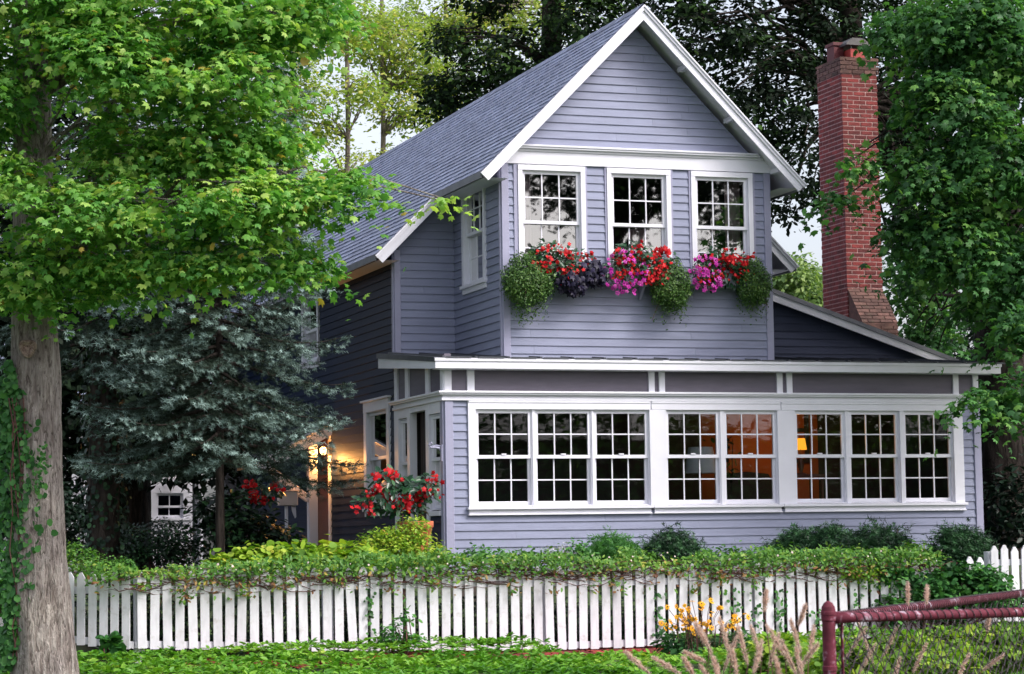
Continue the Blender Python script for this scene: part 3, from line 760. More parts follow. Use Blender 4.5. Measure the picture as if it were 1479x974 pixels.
# ---- chimney
chim = None
CX0, CX1, CY0, CY1, CZ0, CZ1 = 7.781, 8.367, 4.5, 5.33, 2.3, 7.52
mb = MB(); mb.box(WORLD, CX0, CX1, CY0, CY1, CZ0, CZ1)
chim = mb.build('chimney', M_MORTAR, house)
def bricks(mb, fr, u0, u1, z0, z1, off=0, proud=.005, c=.0667, L=.205):
    z = z0; r = 0
    while z < z1-.02:
        u = u0-(L/2 if (r+off) % 2 else 0)
        while u < u1-.01:
            a, b = max(u, u0), min(u+L-.019, u1)
            if b-a > .02:
                e = random.uniform(0, .003)
                mb.box(fr, a, b, -.02, proud+e, z, min(z+c-.0175, z1), min(1, max(0, random.gauss(.5, .27))))
            u += L
        z += c; r += 1
mb = MB(); bricks(mb, front(CY0), CX0-.009, CX1+.009, CZ0, 7.30); bricks(mb, left(CX0), CY0+.002, CY1, CZ0, 7.30, 1)
bricks(mb, Frame((CX1, 0, 0), (0, 1, 0), (1, 0, 0)), CY0+.002, CY1, CZ0, 7.30, 1)
mb.build('brickwork', M_BRICK, chim)
mb = MB(); bricks(mb, front(CY0-.015), CX0-.03, CX1+.03, 7.30, CZ1+.02); bricks(mb, left(CX0-.015), CY0-.005, CY1, 7.30, CZ1+.02, 1)
mb.box(WORLD, CX0-.02, CX1+.02, CY0-.02, CY1+.02, CZ1, CZ1+.03)
mb.build('chimney_crown', M_BRICKD, chim)
mb = MB(); mb.prism(left(CX0), [(4.5, 4.0), (4.04, 3.45), (4.04, 2.4), (4.5, 2.4)], -(CX1-CX0)+.01, -.01)
bricks(mb, front(4.04), CX0, CX1, 2.5, 3.45)
sl_ = Vector((0, -.46, -.55)).normalized()
for r in range(10):
    for q in range(4):
        a = CX0+q*.205-(.1 if r % 2 else 0); b = min(a+.192, CX1); a = max(a, CX0)
        if b-a < .03: continue
        p0 = Vector((0, 4.5, 4.0))+sl_*(.072*r); p1 = p0+sl_*.06; up = Vector((0, -.55, .46)).normalized()*.012
        mb.add([(a, p0.y+up.y, p0.z+up.z), (b, p0.y+up.y, p0.z+up.z), (b, p1.y+up.y, p1.z+up.z), (a, p1.y+up.y, p1.z+up.z), (a, p0.y, p0.z), (b, p0.y, p0.z), (b, p1.y, p1.z), (a, p1.y, p1.z)],
               [[0, 1, 2, 3], [0, 4, 5, 1], [1, 5, 6, 2], [2, 6, 7, 3], [3, 7, 4, 0]], random.random())
mb.build('chimney_shoulder', M_BRICKD, chim)
mb = MB(); mb.box(WORLD, 7.84, 8.0, 4.85, 5.1, CZ1+.02, CZ1+.30); mb.box(WORLD, 7.82, 8.02, 4.83, 5.12, CZ1+.28, CZ1+.33); mb.build('flue', M_CLAYD, chim)
mb = MB(); mb.box(WORLD, 8.02, 8.27, 4.65, 4.95, CZ1+.02, CZ1+.2); mb.build('flue', M_CLAY, chim)
mb = MB()
for x, y in ((8.03, 4.66), (8.25, 4.66), (8.03, 4.93), (8.25, 4.93)): mb.box(WORLD, x, x+.02, y, y+.02, CZ1+.2, CZ1+.26)
mb.box(WORLD, 7.93, 8.32, 4.6, 5.0, CZ1+.25, CZ1+.28); mb.prism(front(4.6), [(7.93, CZ1+.28), (8.32, CZ1+.28), (8.22, CZ1+.36), (8.03, CZ1+.36)], -.4, 0)
mb.build('chimney_cap', M_CAP, chim)

# ---- side entrance hood with its post, brace and lamp
HY = 5.3
def hz(x): return 2.05+.55*x      # falls away from the wall (x < 0)
fh = front(HY)
mb = MB(); mb.prism(fh, [(-.03, hz(-.03)-.19), (-1.1, hz(-1.1)-.17), (-1.1, hz(-1.1)), (-.03, hz(-.03))], -.03, 0)
mb.prism(fh, [(-.03, hz(-.03)-.01), (-1.12, hz(-1.12)-.01), (-1.12, hz(-1.12)+.03), (-.03, hz(-.03)+.03)], -.03, .03)
hood = mb.build('entrance_hood', M_WHITE, house)
mb = MB(); mb.prism(fh, [(-.03, hz(-.03)+.032), (-1.12, hz(-1.12)+.032), (-1.12, hz(-1.12)+.055), (-.03, hz(-.03)+.055)], -1.7, .03); mb.build('hood_roof', M_METAL, hood)
mb = MB(); mb.prism(front(HY+.03), [(-.03, hz(-.03)-.08), (-1.05, hz(-1.05)-.08), (-1.05, hz(-1.05)-.04), (-.03, hz(-.03)-.04)], -1.6, -.01)
mb.build('hood_lining', solid('varnished_wood', (.45, .2, .07), .5, .15, 5, stretch=(1, 8, 1)), hood)
mb = MB(); mb.box(fh, -.365, -.235, -.17, -.04, -.15, 1.72); mb.box(fh, -.385, -.215, -.19, -.02, -.15, .1); mb.build('hood_post', M_WHITE, hood, bevel=.006)
mb = MB(); mb.beam((-.36, HY+.1, .93), (-.98, HY+.1, 1.4), .1, .1); mb.build('hood_brace', M_WHITE, hood, bevel=.005)
wl = empty('wall_lamp', (-.1, 5.42, 1.6), 'small lit brass wall lamp glowing under the side entrance hood', 'lamp')
mb = MB(); mb.box(WORLD, -.06, .0, 5.37, 5.47, 1.55, 1.7); mb.beam((-.04, 5.42, 1.66), (-.13, 5.42, 1.69), .015, .015); mb.build('lamp_bracket', M_CAP, wl)
mb = MB(); mb.lathe((-.13, 5.42, 1.56), [(.02, 0), (.045, .03), (.05, .09), (.02, .12)], 12); mb.build('lamp_globe', emit('lit_globe', (1, .55, .18), 9), wl)
pl_ = bpy.data.lights.new('entrance_light', 'POINT'); pl_.energy = 26; pl_.color = (1, .43, .11); pl_.shadow_soft_size = .05
po = bpy.data.objects.new('entrance_light', pl_); COL.objects.link(po); po.location = (-.2, 5.31, 1.5)

# pale box on a bracket by the entrance
mbx = empty('mailbox', (-.7, 5.2, .66), 'pale box with a curved bracket beneath it left of the side entrance post', 'mailbox')
mb = MB(); mb.box(front(5.2), -.83, -.56, -.14, 0, .84, 1.04); mb.box(front(5.2), -.84, -.55, -.15, .012, 1.04, 1.055); mb.build('box', solid('cream_box_paint', (.6, .5, .45), .6), mbx, bevel=.005)
mb = MB(); mb.prism(front(5.25), [(-.64, .84), (-.58, .84), (-.575, .68), (-.59, .66), (-.63, .76)], -.03, 0); mb.box(front(5.26), -.73, -.69, -.04, 0, -.2, .84); mb.build('bracket', M_WHITE, mbx)

# scrolled iron bracket on the porch corner
mb = MB()
pts = [(-.02, .03, 1.30), (-.03, .03, 1.38), (-.06, .03, 1.42), (-.12, .03, 1.43), (-.17, .03, 1.43), (-.19, .03, 1.46), (-.17, .03, 1.49), (-.15, .03, 1.475)]
mb.tube(pts, [.02, .018, .016, .014, .013, .012, .012, .012], 8); mb.tube([(-.03, .03, 1.44), (-.1, .03, 1.455), (-.15, .03, 1.44)], .01, 6); mb.box(LF0, .0, .06, .026, .04, 1.26, 1.46)
tag(mb.build('plant_bracket', M_TRIMG), 'scrolled grey bracket on the left corner board of the porch', 'bracket')

# ---- lamps inside the porch
def lampthing(name, loc, r0, r1, h, mat, label, zb):
    t = empty(name, (loc[0], loc[1], zb), label, 'lamp')
    mb = MB(); x, y, z = loc; n = 20; V = []; 
    for r, zz in ((r0, z), (r1, z+h)):
        V += [(x+r*math.cos(2*PI*k/n), y+r*math.sin(2*PI*k/n), zz) for k in range(n)]
    mb.add(V, [[k, (k+1) % n, n+(k+1) % n, n+k] for k in range(n)]); mb.build('lamp_shade', mat, t, smooth=True)
    mb = MB(); mb.lathe((x, y, zb), [(.07, 0), (.07, .015), (.02, .03), (.045, .12), (.02, .22), (.008, .25), (.008, z-zb+.02)], 14); mb.build('lamp_base', M_WOODD, t, smooth=True)
    return t
P1 = atY(1156, 640, .95)
lampthing('table_lamp', (P1[0], .95, P1[2]-.09), .085, .062, .15, M_LIT, 'lit yellow table lamp glowing behind the first window of the right hand group', P1[2]-.42)
pl2 = bpy.data.lights.new('lamp_light', 'POINT'); pl2.energy = 8; pl2.color = (1, .45, .12); pl2.shadow_soft_size = .06
po2 = bpy.data.objects.new('lamp_light', pl2); COL.objects.link(po2); po2.location = (P1[0], 1.15, P1[2]+.12)
P2 = atY(1012, 665, .9)
lampthing('table_lamp', (P2[0], .9, P2[2]-.17), .22, .16, .34, M_SHADE, 'unlit lamp with a wide white shade behind the fourth porch window', P2[2]-.75)
# furniture under the lamps
def side_table(c, w, d, zt, label):
    t = empty('side_table', (c[0], c[1], -.1), label, 'table')
    mb = MB(); mb.box(WORLD, c[0]-w/2, c[0]+w/2, c[1]-d/2, c[1]+d/2, zt-.03, zt); mb.build('table_top', M_WOODD, t)
    for sx in (-1, 1):
        for sy in (-1, 1):
            mb = MB(); mb.beam((c[0]+sx*(w/2-.03), c[1]+sy*(d/2-.03), -.1), (c[0]+sx*(w/2-.03), c[1]+sy*(d/2-.03), zt-.03), .03, .03, up=(0, 1, 0)); mb.build('leg', M_WOODD, t)
side_table((P1[0], .95), .5, .4, P1[2]-.42, 'small wooden table under the lit yellow lamp')
side_table((P2[0], .9), .6, .45, P2[2]-.75, 'small wooden table under the unlit white lamp')
# dark furniture seen against the lit room
ac = empty('armchair', (4.75, 1.35, -.1), 'dark high backed armchair silhouetted against the lamplit orange stretch of the room wall', 'chair')
mb = MB(); mb.prism(front(1.3), [(4.3, .35), (4.95, .35), (4.97, 1.0), (4.9, 1.1), (4.6, 1.13), (4.36, 1.1), (4.28, 1.0)], -.14, 0); mb.build('backrest', M_DARK, ac, bevel=.03)
mb = MB(); mb.box(WORLD, 4.3, 4.95, 1.44, 1.9, .2, .42); mb.build('seat', M_DARK, ac, bevel=.03)
for x in (4.28, 4.9):
    mb = MB(); mb.box(WORLD, x, x+.07, 1.4, 1.9, -.1, .6); mb.build('armrest', M_DARK, ac)
hp = empty('houseplant', (4.15, 1.0, -.1), 'dark slender houseplant standing behind the fifth porch window', 'plant')
mb = MB(); mb.lathe((4.15, 1.0, -.1), [(.1, 0), (.14, .3), (.14, .32), (.1, .3)], 16); mb.build('pot', M_DARK, hp)
mb = MB()
for q in range(5): mb.tube([(4.15, 1, .2), (4.15+.05*(q-2), 1.0, .9), (4.15+.09*(q-2), 1.0+.03*q, 1.5+.08*(q % 3))], [.012, .009, .004], 5)
mb.build('stem', M_DARK, hp)
_r = np.random.default_rng(12); _n = 60
leafmesh('leaves', np.stack([4.15+_r.normal(size=_n)*.12, 1+_r.normal(size=_n)*.06, _r.uniform(1.0, 1.65, _n)], 1), _r.normal(size=(_n, 3))+np.array([0, -1, 1]), _r.normal(size=(_n, 3)), _r.uniform(.07, .13, _n), _r.random(_n), T_OVAL, g_back, hp)
# picture frame on the orange wall
pf = empty('picture_frame', (4.9, 1.98, 1.6), 'dark framed panel on the orange wall behind the lit lamp', 'picture')
mb = MB(); x0 = P1[0]+.28
mb.box(front(1.97), x0, x0+.05, -.02, .02, 1.3, 2.2); mb.box(front(1.97), x0+.28, x0+.33, -.02, .02, 1.3, 2.2)
for z in (1.3, 1.72, 2.15): mb.box(front(1.97), x0+.05, x0+.28, -.02, .02, z, z+.05)
mb.build('frame', M_DARK, pf)
# ================================================================== PLANTS
def lobe(u, v, d, ru, rv, rd, w=1.):
    """ellipsoid placed in the world: u, v, d locate the centre, radii in metres"""
    return (at(u, v, d), np.array([ru, rd, rv]), w)

def tree(name, label, cat, base, group=None):
    return empty(name, tuple(base), label, cat, group)

# ---- big maple in front
def maple():
    rng = np.random.default_rng(21)
    base = at(66, 985, 20.9); base[2] = gz(0, base[1])-.02
    t = tree('maple_tree', 'big leafy maple with a pale ivy clad trunk in front of the picket fence', 'tree', base)
    tp = [base, at(60, 900, 20.9), at(54, 700, 20.9), at(50, 450, 20.95), at(47, 250, 21.0), at(46, 100, 21.05), at(40, -150, 21.2), at(60, -500, 21.4)]
    trunk('trunk', tp, [.27, .247, .217, .192, .165, .155, .13, .08], M_BARK, t, 96, .06, .22, 20, 5, 1.6)
    # knot where a limb was cut, and the hollow higher up
    c = at(40, 503, 20.72); mb = MB(); V = []; n = 18
    for r, dep in ((.075, .0), (.062, .03), (.045, .02), (.03, -.0), (.0, -.01)):
        for k in range(n):
            a = 2*PI*k/n; rr = r*(1+.12*math.sin(3*a)); V.append(tuple(c+RT*rr*math.cos(a)+np.array([0, 0, 1])*rr*1.05*math.sin(a)-FW*dep))
    mb.add(V, [[i*n+k, i*n+(k+1) % n, (i+1)*n+(k+1) % n, (i+1)*n+k] for i in range(4) for k in range(n)])
    mb.build('knot', barkmat('knot_bark', (.16, .1, .08), (.4, .3, .26), (.55, .45, .4), 30, 30, .5), t, smooth=True)
    L = [(60, -60, 20.6, .9, .6, .9), (250, 20, 20.4, .8, .38, .8), (385, 0, 20.6, .75, .4, .8), (170, 90, 20.1, .6, .3, .5), (310, 110, 20.3, .7, .34, .7), (430, 25, 20.9, .4, .2, .5),
         (-40, 120, 20.5, .5, .5, .7), (110, 40, 20.3, .5, .25, .4), (190, 210, 20.5, .5, .28, .5), (300, 200, 20.5, .6, .3, .6), (375, 200, 20.8, .4, .28, .5), (20, 250, 20.0, .35, .2, .4),
         (120, 300, 20.0, .6, .26, .5), (250, 290, 19.8, .55, .22, .45), (350, 290, 20.0, .6, .26, .5), (440, 290, 20.3, .42, .2, .4), (500, 262, 20.3, .28, .12, .25), (555, 290, 20.3, .2, .05, .15),
         (40, 380, 20.4, .45, .3, .5), (160, 375, 20.6, .5, .24, .6), (280, 370, 20.3, .55, .2, .5), (380, 365, 20.4, .5, .17, .4), (440, 385, 20.4, .3, .1, .25), (285, 430, 20.0, .09, .14, .1), (140, 415, 20.6, .3, .12, .3),
         (30, 420, 20.4, .3, .12, .3), (640, 287, 20.5, .14, .03, .08),
         (-250, 100, 20.8, 1.2, 1.2, 1.2, .35), (-200, 350, 20.8, .8, .6, .9, .35), (100, -350, 21, 1.8, 1.4, 1.6, .3), (-300, -400, 21.5, 1.6, 1.4, 1.6, .3), (450, -250, 21.2, 1.2, .8, 1.2, .35), (100, 150, 22.2, 1.6, 1.2, .5, .5)]
    lobes = [lobe(*l) for l in L]
    _, P = foliage('crown', lobes, 1400, 40, .074, .2, .28, T_MAPLE, g1, t, rng, .4, .9, .45, (.25, .92), .012)
    tg = [l[0] for l in lobes for _ in range(1)] + [P[i] for i in range(0, len(P), 16)]
    rp = [at(u, v, d) for u, v, d in ((50, 420, 20.95), (48, 330, 21), (47, 250, 21), (46, 150, 21.05), (46, 80, 21.05), (42, 0, 21.1), (40, -150, 21.2), (50, -350, 21.3))]
    limbs('branches', rp, tg, .02, M_BARK, t, rng)
    # drooping sprays at the crown's edge
    # ivy climbing the left side of the trunk
    iv = empty('ivy', tuple(at(20, 900, 20.7)), 'green ivy climbing the left side of the pale maple trunk', 'ivy')
    n = 1500; vv = rng.uniform(520, 960, n)
    wl = np.interp(vv, [520, 560, 640, 720, 800, 960], [4, 15, 34, 44, 26, 12]); ctr = np.interp(vv, [520, 640, 760, 860, 960], [20, 24, 34, 30, 18])
    uu = ctr-8+wl*rng.normal(size=n)*.45
    C = np.array([at(u, v, 20.66+.004*abs(u-60)*.5+rng.uniform(-.04, .04)) for u, v in zip(uu, vv)])
    Nn = -FW[None]+rng.normal(size=(n, 3))*.45+np.array([-.3, 0, .3]); D = np.array([0, 0, -1.])+rng.normal(size=(n, 3))*.5
    leafmesh('leaves', C, Nn, D, rng.uniform(.035, .07, n), rng.beta(2, 2, n), T_ROUND, g_ivy, iv)
    # a second wisp on the trunk face
    n = 90; vv = rng.uniform(640, 710, n); uu = 60+rng.normal(size=n)*5-(vv-680)*.1
    C = np.array([at(u, v, 20.6+rng.uniform(-.03, .03)) for u, v in zip(uu, vv)])
    leafmesh('leaves', C, -FW[None]+rng.normal(size=(n, 3))*.4, np.array([0, 0, 1.])+rng.normal(size=(n, 3))*.5, rng.uniform(.018, .034, n), rng.beta(2, 2, n), T_ROUND, g_ivy, iv)
    mb = MB()
    for k in range(7):
        u0 = 20+k*6; pts = [at(u0+random.uniform(-8, 8)+(v-950)*.01*k, v, 20.7) for v in range(960, 520+k*18, -55)]
        mb.tube(pts, .006, 5, caps=False)
    mb.build('stem', M_TWIG, iv)
maple()

# ---- spruces
def spruce(name, label, ud, z0, z1, R0, R1, nb, tr, seed, ivy=False, ground=0., u_lean=0):
    rng = np.random.default_rng(seed)
    b = at(ud[0], 800, ud[1]); b[2] = gz(0, b[1])-.05
    t = tree(name, label, 'tree', b, 'spruces left of the house')
    tp = [b+np.array([u_lean*k/5, 0, (z1+1.2+.1)*k/5]) for k in range(6)]
    trunk('trunk', tp, [tr*1.15, tr, tr*.85, tr*.6, tr*.35, .03], M_BARKD, t, 20, .06, .2, 8, seed)
    C = []; D = []; Nn = []; S = []; T = []
    mb = MB()
    for i in range(nb):
        f = (i+.5)/nb; z = z0+(z1-z0)*f; L = (R0+(R1-R0)*f)*rng.uniform(.8, 1.12)
        a = i*2.39996+rng.uniform(-.3, .3); dv = np.array([math.cos(a), math.sin(a), 0])
        p0 = np.array([b[0]+u_lean*f, b[1], z]); perp = np.array([-dv[1], dv[0], 0])
        dr = rng.uniform(.28, .5)*L
        path = [p0+dv*L*s+np.array([0, 0, -dr*s**1.4+.25*L*s**3]) for s in np.linspace(0, 1, 9)]
        mb.tube(path, [max(.005, .026*(1-s)+.004) for s in np.linspace(0, 1, 9)], 5, caps=False)
        ns = int(L*15)
        for q in range(ns):
            s = .16+.84*(q+.5)/ns; sd = 1 if q % 2 else -1
            k = s*8; k0 = min(7, int(k)); pp = np.array(path[k0])*(1-(k-k0))+np.array(path[k0+1])*(k-k0)
            tl = (.52*(1-s)**.7*L*.55+.13)*rng.uniform(.75, 1.15)
            td = unit((dv*.75+perp*sd*.85+np.array([0, 0, rng.uniform(-.35, .0)]))[None])[0]
            nt_ = max(2, int(tl/.055))
            for r in range(nt_):
                g = (r+1)/nt_; pos = pp+td*tl*g+np.array([0, 0, -.22*tl*g*g])+rng.normal(size=3)*.012
                for e in range(2 if r > nt_//3 else 1):
                    C.append(pos+rng.normal(size=3)*.018); D.append(td+np.array([0, 0, rng.uniform(-.1, .45)])+rng.normal(size=3)*.35); Nn.append(rng.normal(size=3)*.4+np.array([0, 0, 1]))
                    S.append(rng.uniform(.085, .135)*(1.0 if g > .4 else .85)); T.append(np.clip(.18+.5*g*(.35+.65*s)+(.22 if g > .85 else 0)+rng.normal()*.1, 0, 1))
        for e in range(5):
            C.append(path[-1]); D.append(dv+rng.normal(size=3)*.6+np.array([0, 0, .3])); Nn.append(np.array([0, 0, 1.])); S.append(.12); T.append(rng.uniform(.75, 1))
    mb.build('branches', M_BARKD, t)
    leafmesh('crown', np.array(C), np.array(Nn), np.array(D), np.array(S), np.array(T), T_TUFT, g_spr, t)
    return t, b
spruce('spruce_tree', 'blue green spruce with drooping boughs beside the dark left wall of the house', (318, 31.0), 1.35, 8.6, 1.72, .9, 150, .05, 5)
t, b = spruce('spruce_tree', 'dark spruce behind the maple with an ivy wrapped trunk', (150, 32.0), 2.6, 9.0, 1.9, .8, 66, .18, 6)
rng = np.random.default_rng(9)
n = 1500; zz = rng.uniform(-.1, 3.6, n); a = rng.uniform(0, 2*PI, n); rr = .24+rng.random(n)**2*.14
C = np.stack([b[0]+np.cos(a)*rr, b[1]+np.sin(a)*rr, zz], 1)
iv = empty('ivy', tuple(b), 'dark ivy wrapped around the shaded spruce trunk behind the fence', 'ivy')
leafmesh('leaves', C, np.stack([np.cos(a), np.sin(a), .3+0*a], 1)+rng.normal(size=(n, 3))*.4, np.array([0, 0, -1.])+rng.normal(size=(n, 3))*.5, rng.uniform(.04, .08, n), rng.beta(2, 3, n), T_ROUND, g_dark, iv)

# ---- generic crown tree
def crown_tree(name, label, lobes, trunk_pts, trunk_r, mat, bark, n, per, size, cr, seed, T=T_DIAM, tone=(.1, .9), group=None, flat=.6, shell=.5, br=12, up=.7, r0=.05, yellow=0, roots=None, droop=.3, maxlen=99):
    rng = np.random.default_rng(seed)
    t = tree(name, label, 'tree', trunk_pts[0], group)
    trunk('trunk', trunk_pts, trunk_r, bark, t, 26, .06, .15, 10, seed)
    lb = [lobe(*l) for l in lobes]
    _, P = foliage('crown', lb, n, per, size, cr, flat, T, mat, t, rng, shell, up, droop, tone, yellow)
    tg = [l[0] for l in lb]+[P[i] for i in range(0, len(P), br)]
    limbs('branches', roots if roots is not None else trunk_pts[len(trunk_pts)//2:], tg, r0, bark, t, rng, maxlen=maxlen)
    return t

# right hand maple beside the house
b = at(1452, 800, 34.5); b[2] = -.1
crown_tree('maple_tree', 'dense green maple with a rough dark trunk right of the porch and chimney', [
    (1420, 60, 31, 1.0, .8, 1.0), (1370, 150, 30.5, .7, .55, .7), (1330, 250, 30.3, .5, .42, .5), (1440, 230, 30.5, .8, .6, .8), (1380, 340, 30.3, .6, .5, .6), (1330, 400, 39, .6, .6, .6), (1470, 380, 30, .6, .4, .5),
    (1445, 425, 31, .5, .28, .6), (1320, 30, 31.5, .55, .3, .6), (1345, 480, 39, .5, .45, .5), (1390, 20, 30.6, .8, .4, .6), (1225, 235, 30.2, .3, .07, .2), (1215, 288, 30.2, .28, .09, .2), (1272, 285, 30.4, .2, .1, .2), (1265, 320, 30.4, .25, .06, .2), (1310, 335, 30.5, .25, .25, .3),
    (1240, 215, 30.4, .2, .05, .2), (1475, 562, 27.4, .42, .22, .4), (1420, 577, 27.2, .26, .11, .2), (1390, 590, 27.1, .16, .05, .1), (1482, 465, 28.4, .3, .25, .4), (1550, 300, 31, 1.2, 1.5, 1.2, .4), (1650, 100, 32, 1.6, 1.6, 1.6, .3), (1500, -250, 33, 2.2, 1.4, 2, .3), (1600, 550, 29, 1, .5, 1, .4)],
    [b, at(1450, 600, 34.5), at(1444, 400, 34.3), at(1438, 200, 34.2), at(1440, -100, 34)], [.44, .38, .34, .28, .2], g_r, M_BARKD, 950, 42, .1, .24, 31, T_MAPLE, (.15, .95), br=8, r0=.03, flat=.34, droop=.7, maxlen=5,
    roots=[at(1440, v, 34.2) for v in (480, 400, 300, 200, 100, 0, -100)])

# large dark trees behind the house
b = at(1238, 700, 48); b[2] = -.1
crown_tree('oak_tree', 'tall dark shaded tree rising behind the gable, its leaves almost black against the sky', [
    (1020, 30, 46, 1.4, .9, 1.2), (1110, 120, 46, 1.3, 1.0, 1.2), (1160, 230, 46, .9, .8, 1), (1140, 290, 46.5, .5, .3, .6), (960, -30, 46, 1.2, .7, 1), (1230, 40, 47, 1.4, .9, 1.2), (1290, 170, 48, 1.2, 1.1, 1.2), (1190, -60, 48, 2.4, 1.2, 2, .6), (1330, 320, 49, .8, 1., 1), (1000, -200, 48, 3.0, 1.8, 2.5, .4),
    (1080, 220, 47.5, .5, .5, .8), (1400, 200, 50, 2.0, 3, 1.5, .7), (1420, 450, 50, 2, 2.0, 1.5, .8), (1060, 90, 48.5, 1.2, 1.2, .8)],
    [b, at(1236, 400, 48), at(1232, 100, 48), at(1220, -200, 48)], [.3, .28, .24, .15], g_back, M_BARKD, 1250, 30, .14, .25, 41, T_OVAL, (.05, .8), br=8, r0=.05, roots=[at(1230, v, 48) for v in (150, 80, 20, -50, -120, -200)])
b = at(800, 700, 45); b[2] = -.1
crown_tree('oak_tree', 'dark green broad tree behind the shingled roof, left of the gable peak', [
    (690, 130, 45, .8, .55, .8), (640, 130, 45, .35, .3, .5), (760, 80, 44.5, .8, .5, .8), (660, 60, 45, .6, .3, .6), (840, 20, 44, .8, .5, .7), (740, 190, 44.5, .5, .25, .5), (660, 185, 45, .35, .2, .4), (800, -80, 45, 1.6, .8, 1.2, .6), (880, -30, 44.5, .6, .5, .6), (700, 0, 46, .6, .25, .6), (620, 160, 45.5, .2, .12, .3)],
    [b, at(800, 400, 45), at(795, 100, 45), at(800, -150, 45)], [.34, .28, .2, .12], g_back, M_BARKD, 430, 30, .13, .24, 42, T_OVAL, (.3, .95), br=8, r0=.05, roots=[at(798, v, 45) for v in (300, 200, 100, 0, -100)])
# pale thin trees against the sky on the left
k = 0
for (u, d, lab, lb, n) in (
    (497, 58, 'pale yellow green tree with a slender grey trunk above the left roof edge', [(480, 30, 58, 1.6, .7, 1.4), (510, 130, 58, .9, .4, 1.), (450, 180, 58, .7, .5, 1), (520, 250, 58.5, .8, .5, 1), (440, 280, 58.5, .7, .5, 1), (500, 330, 58.5, 1.2, .6, 1)], 330),
    (548, 60, 'thin pale tree with several upright stems just above the shingled roof', [(560, 50, 60, 1.3, .7, 1.2), (590, 150, 60, .8, .6, 1), (570, 240, 60, .9, .5, 1), (610, 90, 60, .8, .6, 1)], 260),
    (640, 62, 'light green thin tree showing between the dark tree and the top of the frame', [(640, 20, 62, 1.4, .6, 1), (700, 40, 62, 1.3, .8, 1), (780, 20, 62, 1.2, .6, 1), (640, 120, 62, .8, .7, 1)], 260),
    (420, 57, 'pale green tree with a short forked trunk half hidden by the front maple', [(400, 120, 57, 1.2, .9, 1.2), (380, 250, 57, 1.2, .8, 1.2), (430, 330, 57.5, 1.0, .7, 1)], 300)):
    b = at(u, 700, d); b[2] = -.1
    crown_tree('birch_tree', lab, lb, [b, at(u, 400, d), at(u+6, 200, d), at(u+3, 0, d), at(u+12, -200, d)], [.085, .075, .06, .045, .02], g_pale, M_BARKG, int(n*.95), 34, .12, .36, 50+k, T_OVAL, (.1, .95), 'pale thin trees behind the roof', br=3, r0=.06, roots=[at(u+4, v, d) for v in (380, 320, 260, 200, 140, 60, 0)])
    k += 1
# far trees right of the gable
for i, (u, d, lab, lb) in enumerate(((1130, 95, 'hazy yellow green far tree low beside the right roof edge', [(1130, 400, 95, 1.3, .9, 1.5), (1110, 440, 95, 1.3, .8, 1)]), (1165, 100, 'hazy bluish far tree just left of the brick chimney', [(1160, 410, 100, 1.0, .8, 1.2), (1180, 425, 100, 1, .9, 1.2), (1150, 450, 100, 2, .8, 1)]))):
    b = at(u, 760, d); b[2] = -.1
    crown_tree('far_tree', lab, lb, [b, at(u, 600, d), at(u, 420, d)], [.3, .22, .1], g_far, M_BARKG, 190, 22, .26, .5, 60+i, T_DIAM, (.2, .95), 'far trees between gable and chimney', br=20)

# dark wood behind the left side, and hedge at right
rng = np.random.default_rng(77)
b = at(190, 760, 42); b[2] = -.1
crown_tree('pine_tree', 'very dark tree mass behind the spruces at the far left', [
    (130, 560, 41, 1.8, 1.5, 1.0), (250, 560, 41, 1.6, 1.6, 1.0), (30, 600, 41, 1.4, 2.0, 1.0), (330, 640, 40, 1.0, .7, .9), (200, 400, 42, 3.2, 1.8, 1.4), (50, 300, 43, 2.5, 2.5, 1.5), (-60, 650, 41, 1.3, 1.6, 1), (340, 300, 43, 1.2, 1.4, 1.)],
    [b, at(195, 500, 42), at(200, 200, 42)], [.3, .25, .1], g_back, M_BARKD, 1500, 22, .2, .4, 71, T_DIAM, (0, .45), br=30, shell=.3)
def shrub(name, label, lobes, mat, n, per, size, cr, seed, T=T_OVAL, tone=(.1, .9), cat='shrub', group=None, flat=.7, shell=.6, up=.7, extra=None, z_base=None, yellow=0, droop=.2):
    rng = np.random.default_rng(seed)
    lb = [lobe(*l) for l in lobes]; c = np.mean([l[0] for l in lb], 0).copy(); c[2] = gz(0, c[1]) if z_base is None else z_base
    t = empty(name, tuple(c), label, cat, group)
    foliage('leaves', lb, n, per, size, cr, flat, T, mat, t, rng, shell, up, droop, tone, yellow)
    if n > 1:
        mb = MB()
        for l in lb:
            for q in range(4):
                e = l[0]+rng.normal(size=3)*l[1]*.35
                mb.tube([c+rng.normal(size=3)*.03, (c+e)/2+rng.normal(size=3)*.04, e], [.01, .008, .004], 5, caps=False)
        mb.build('stem', M_TWIG, t)
    return t
shrub('yew_shrub', 'black green shrub in deep shade left of the pale neighbouring house wall', [(230, 780, 33, .45, .28, .4), (190, 790, 33, .3, .3, .4), (270, 800, 33, .25, .2, .3)], g_dark, 160, 30, .06, .13, 81, T_DIAM)
shrub('rhododendron', 'dark leafy shrub standing in front of the side entrance', [(330, 760, 33, .3, .5, .4), (370, 780, 33.2, .4, .45, .4), (400, 795, 33, .3, .3, .3), (300, 740, 33, .2, .25, .2)], g_dark, 170, 24, .1, .16, 82)
shrub('hedge', 'black shaded hedge right of the porch under the dark maple', [(1455, 735, 33.2, .35, .5, .3), (1520, 730, 33.2, .6, .6, .3), (1450, 720, 38, .9, 1.0, .6), (1520, 700, 38, 1.2, 1.2, .8), (1440, 640, 39, .5, 1.2, .5), (1500, 560, 40, 1.4, 1.2, .6), (1440, 500, 41, 1, 1, .6)], g_dark, 900, 24, .12, .25, 83, tone=(0, .4), shell=.3)
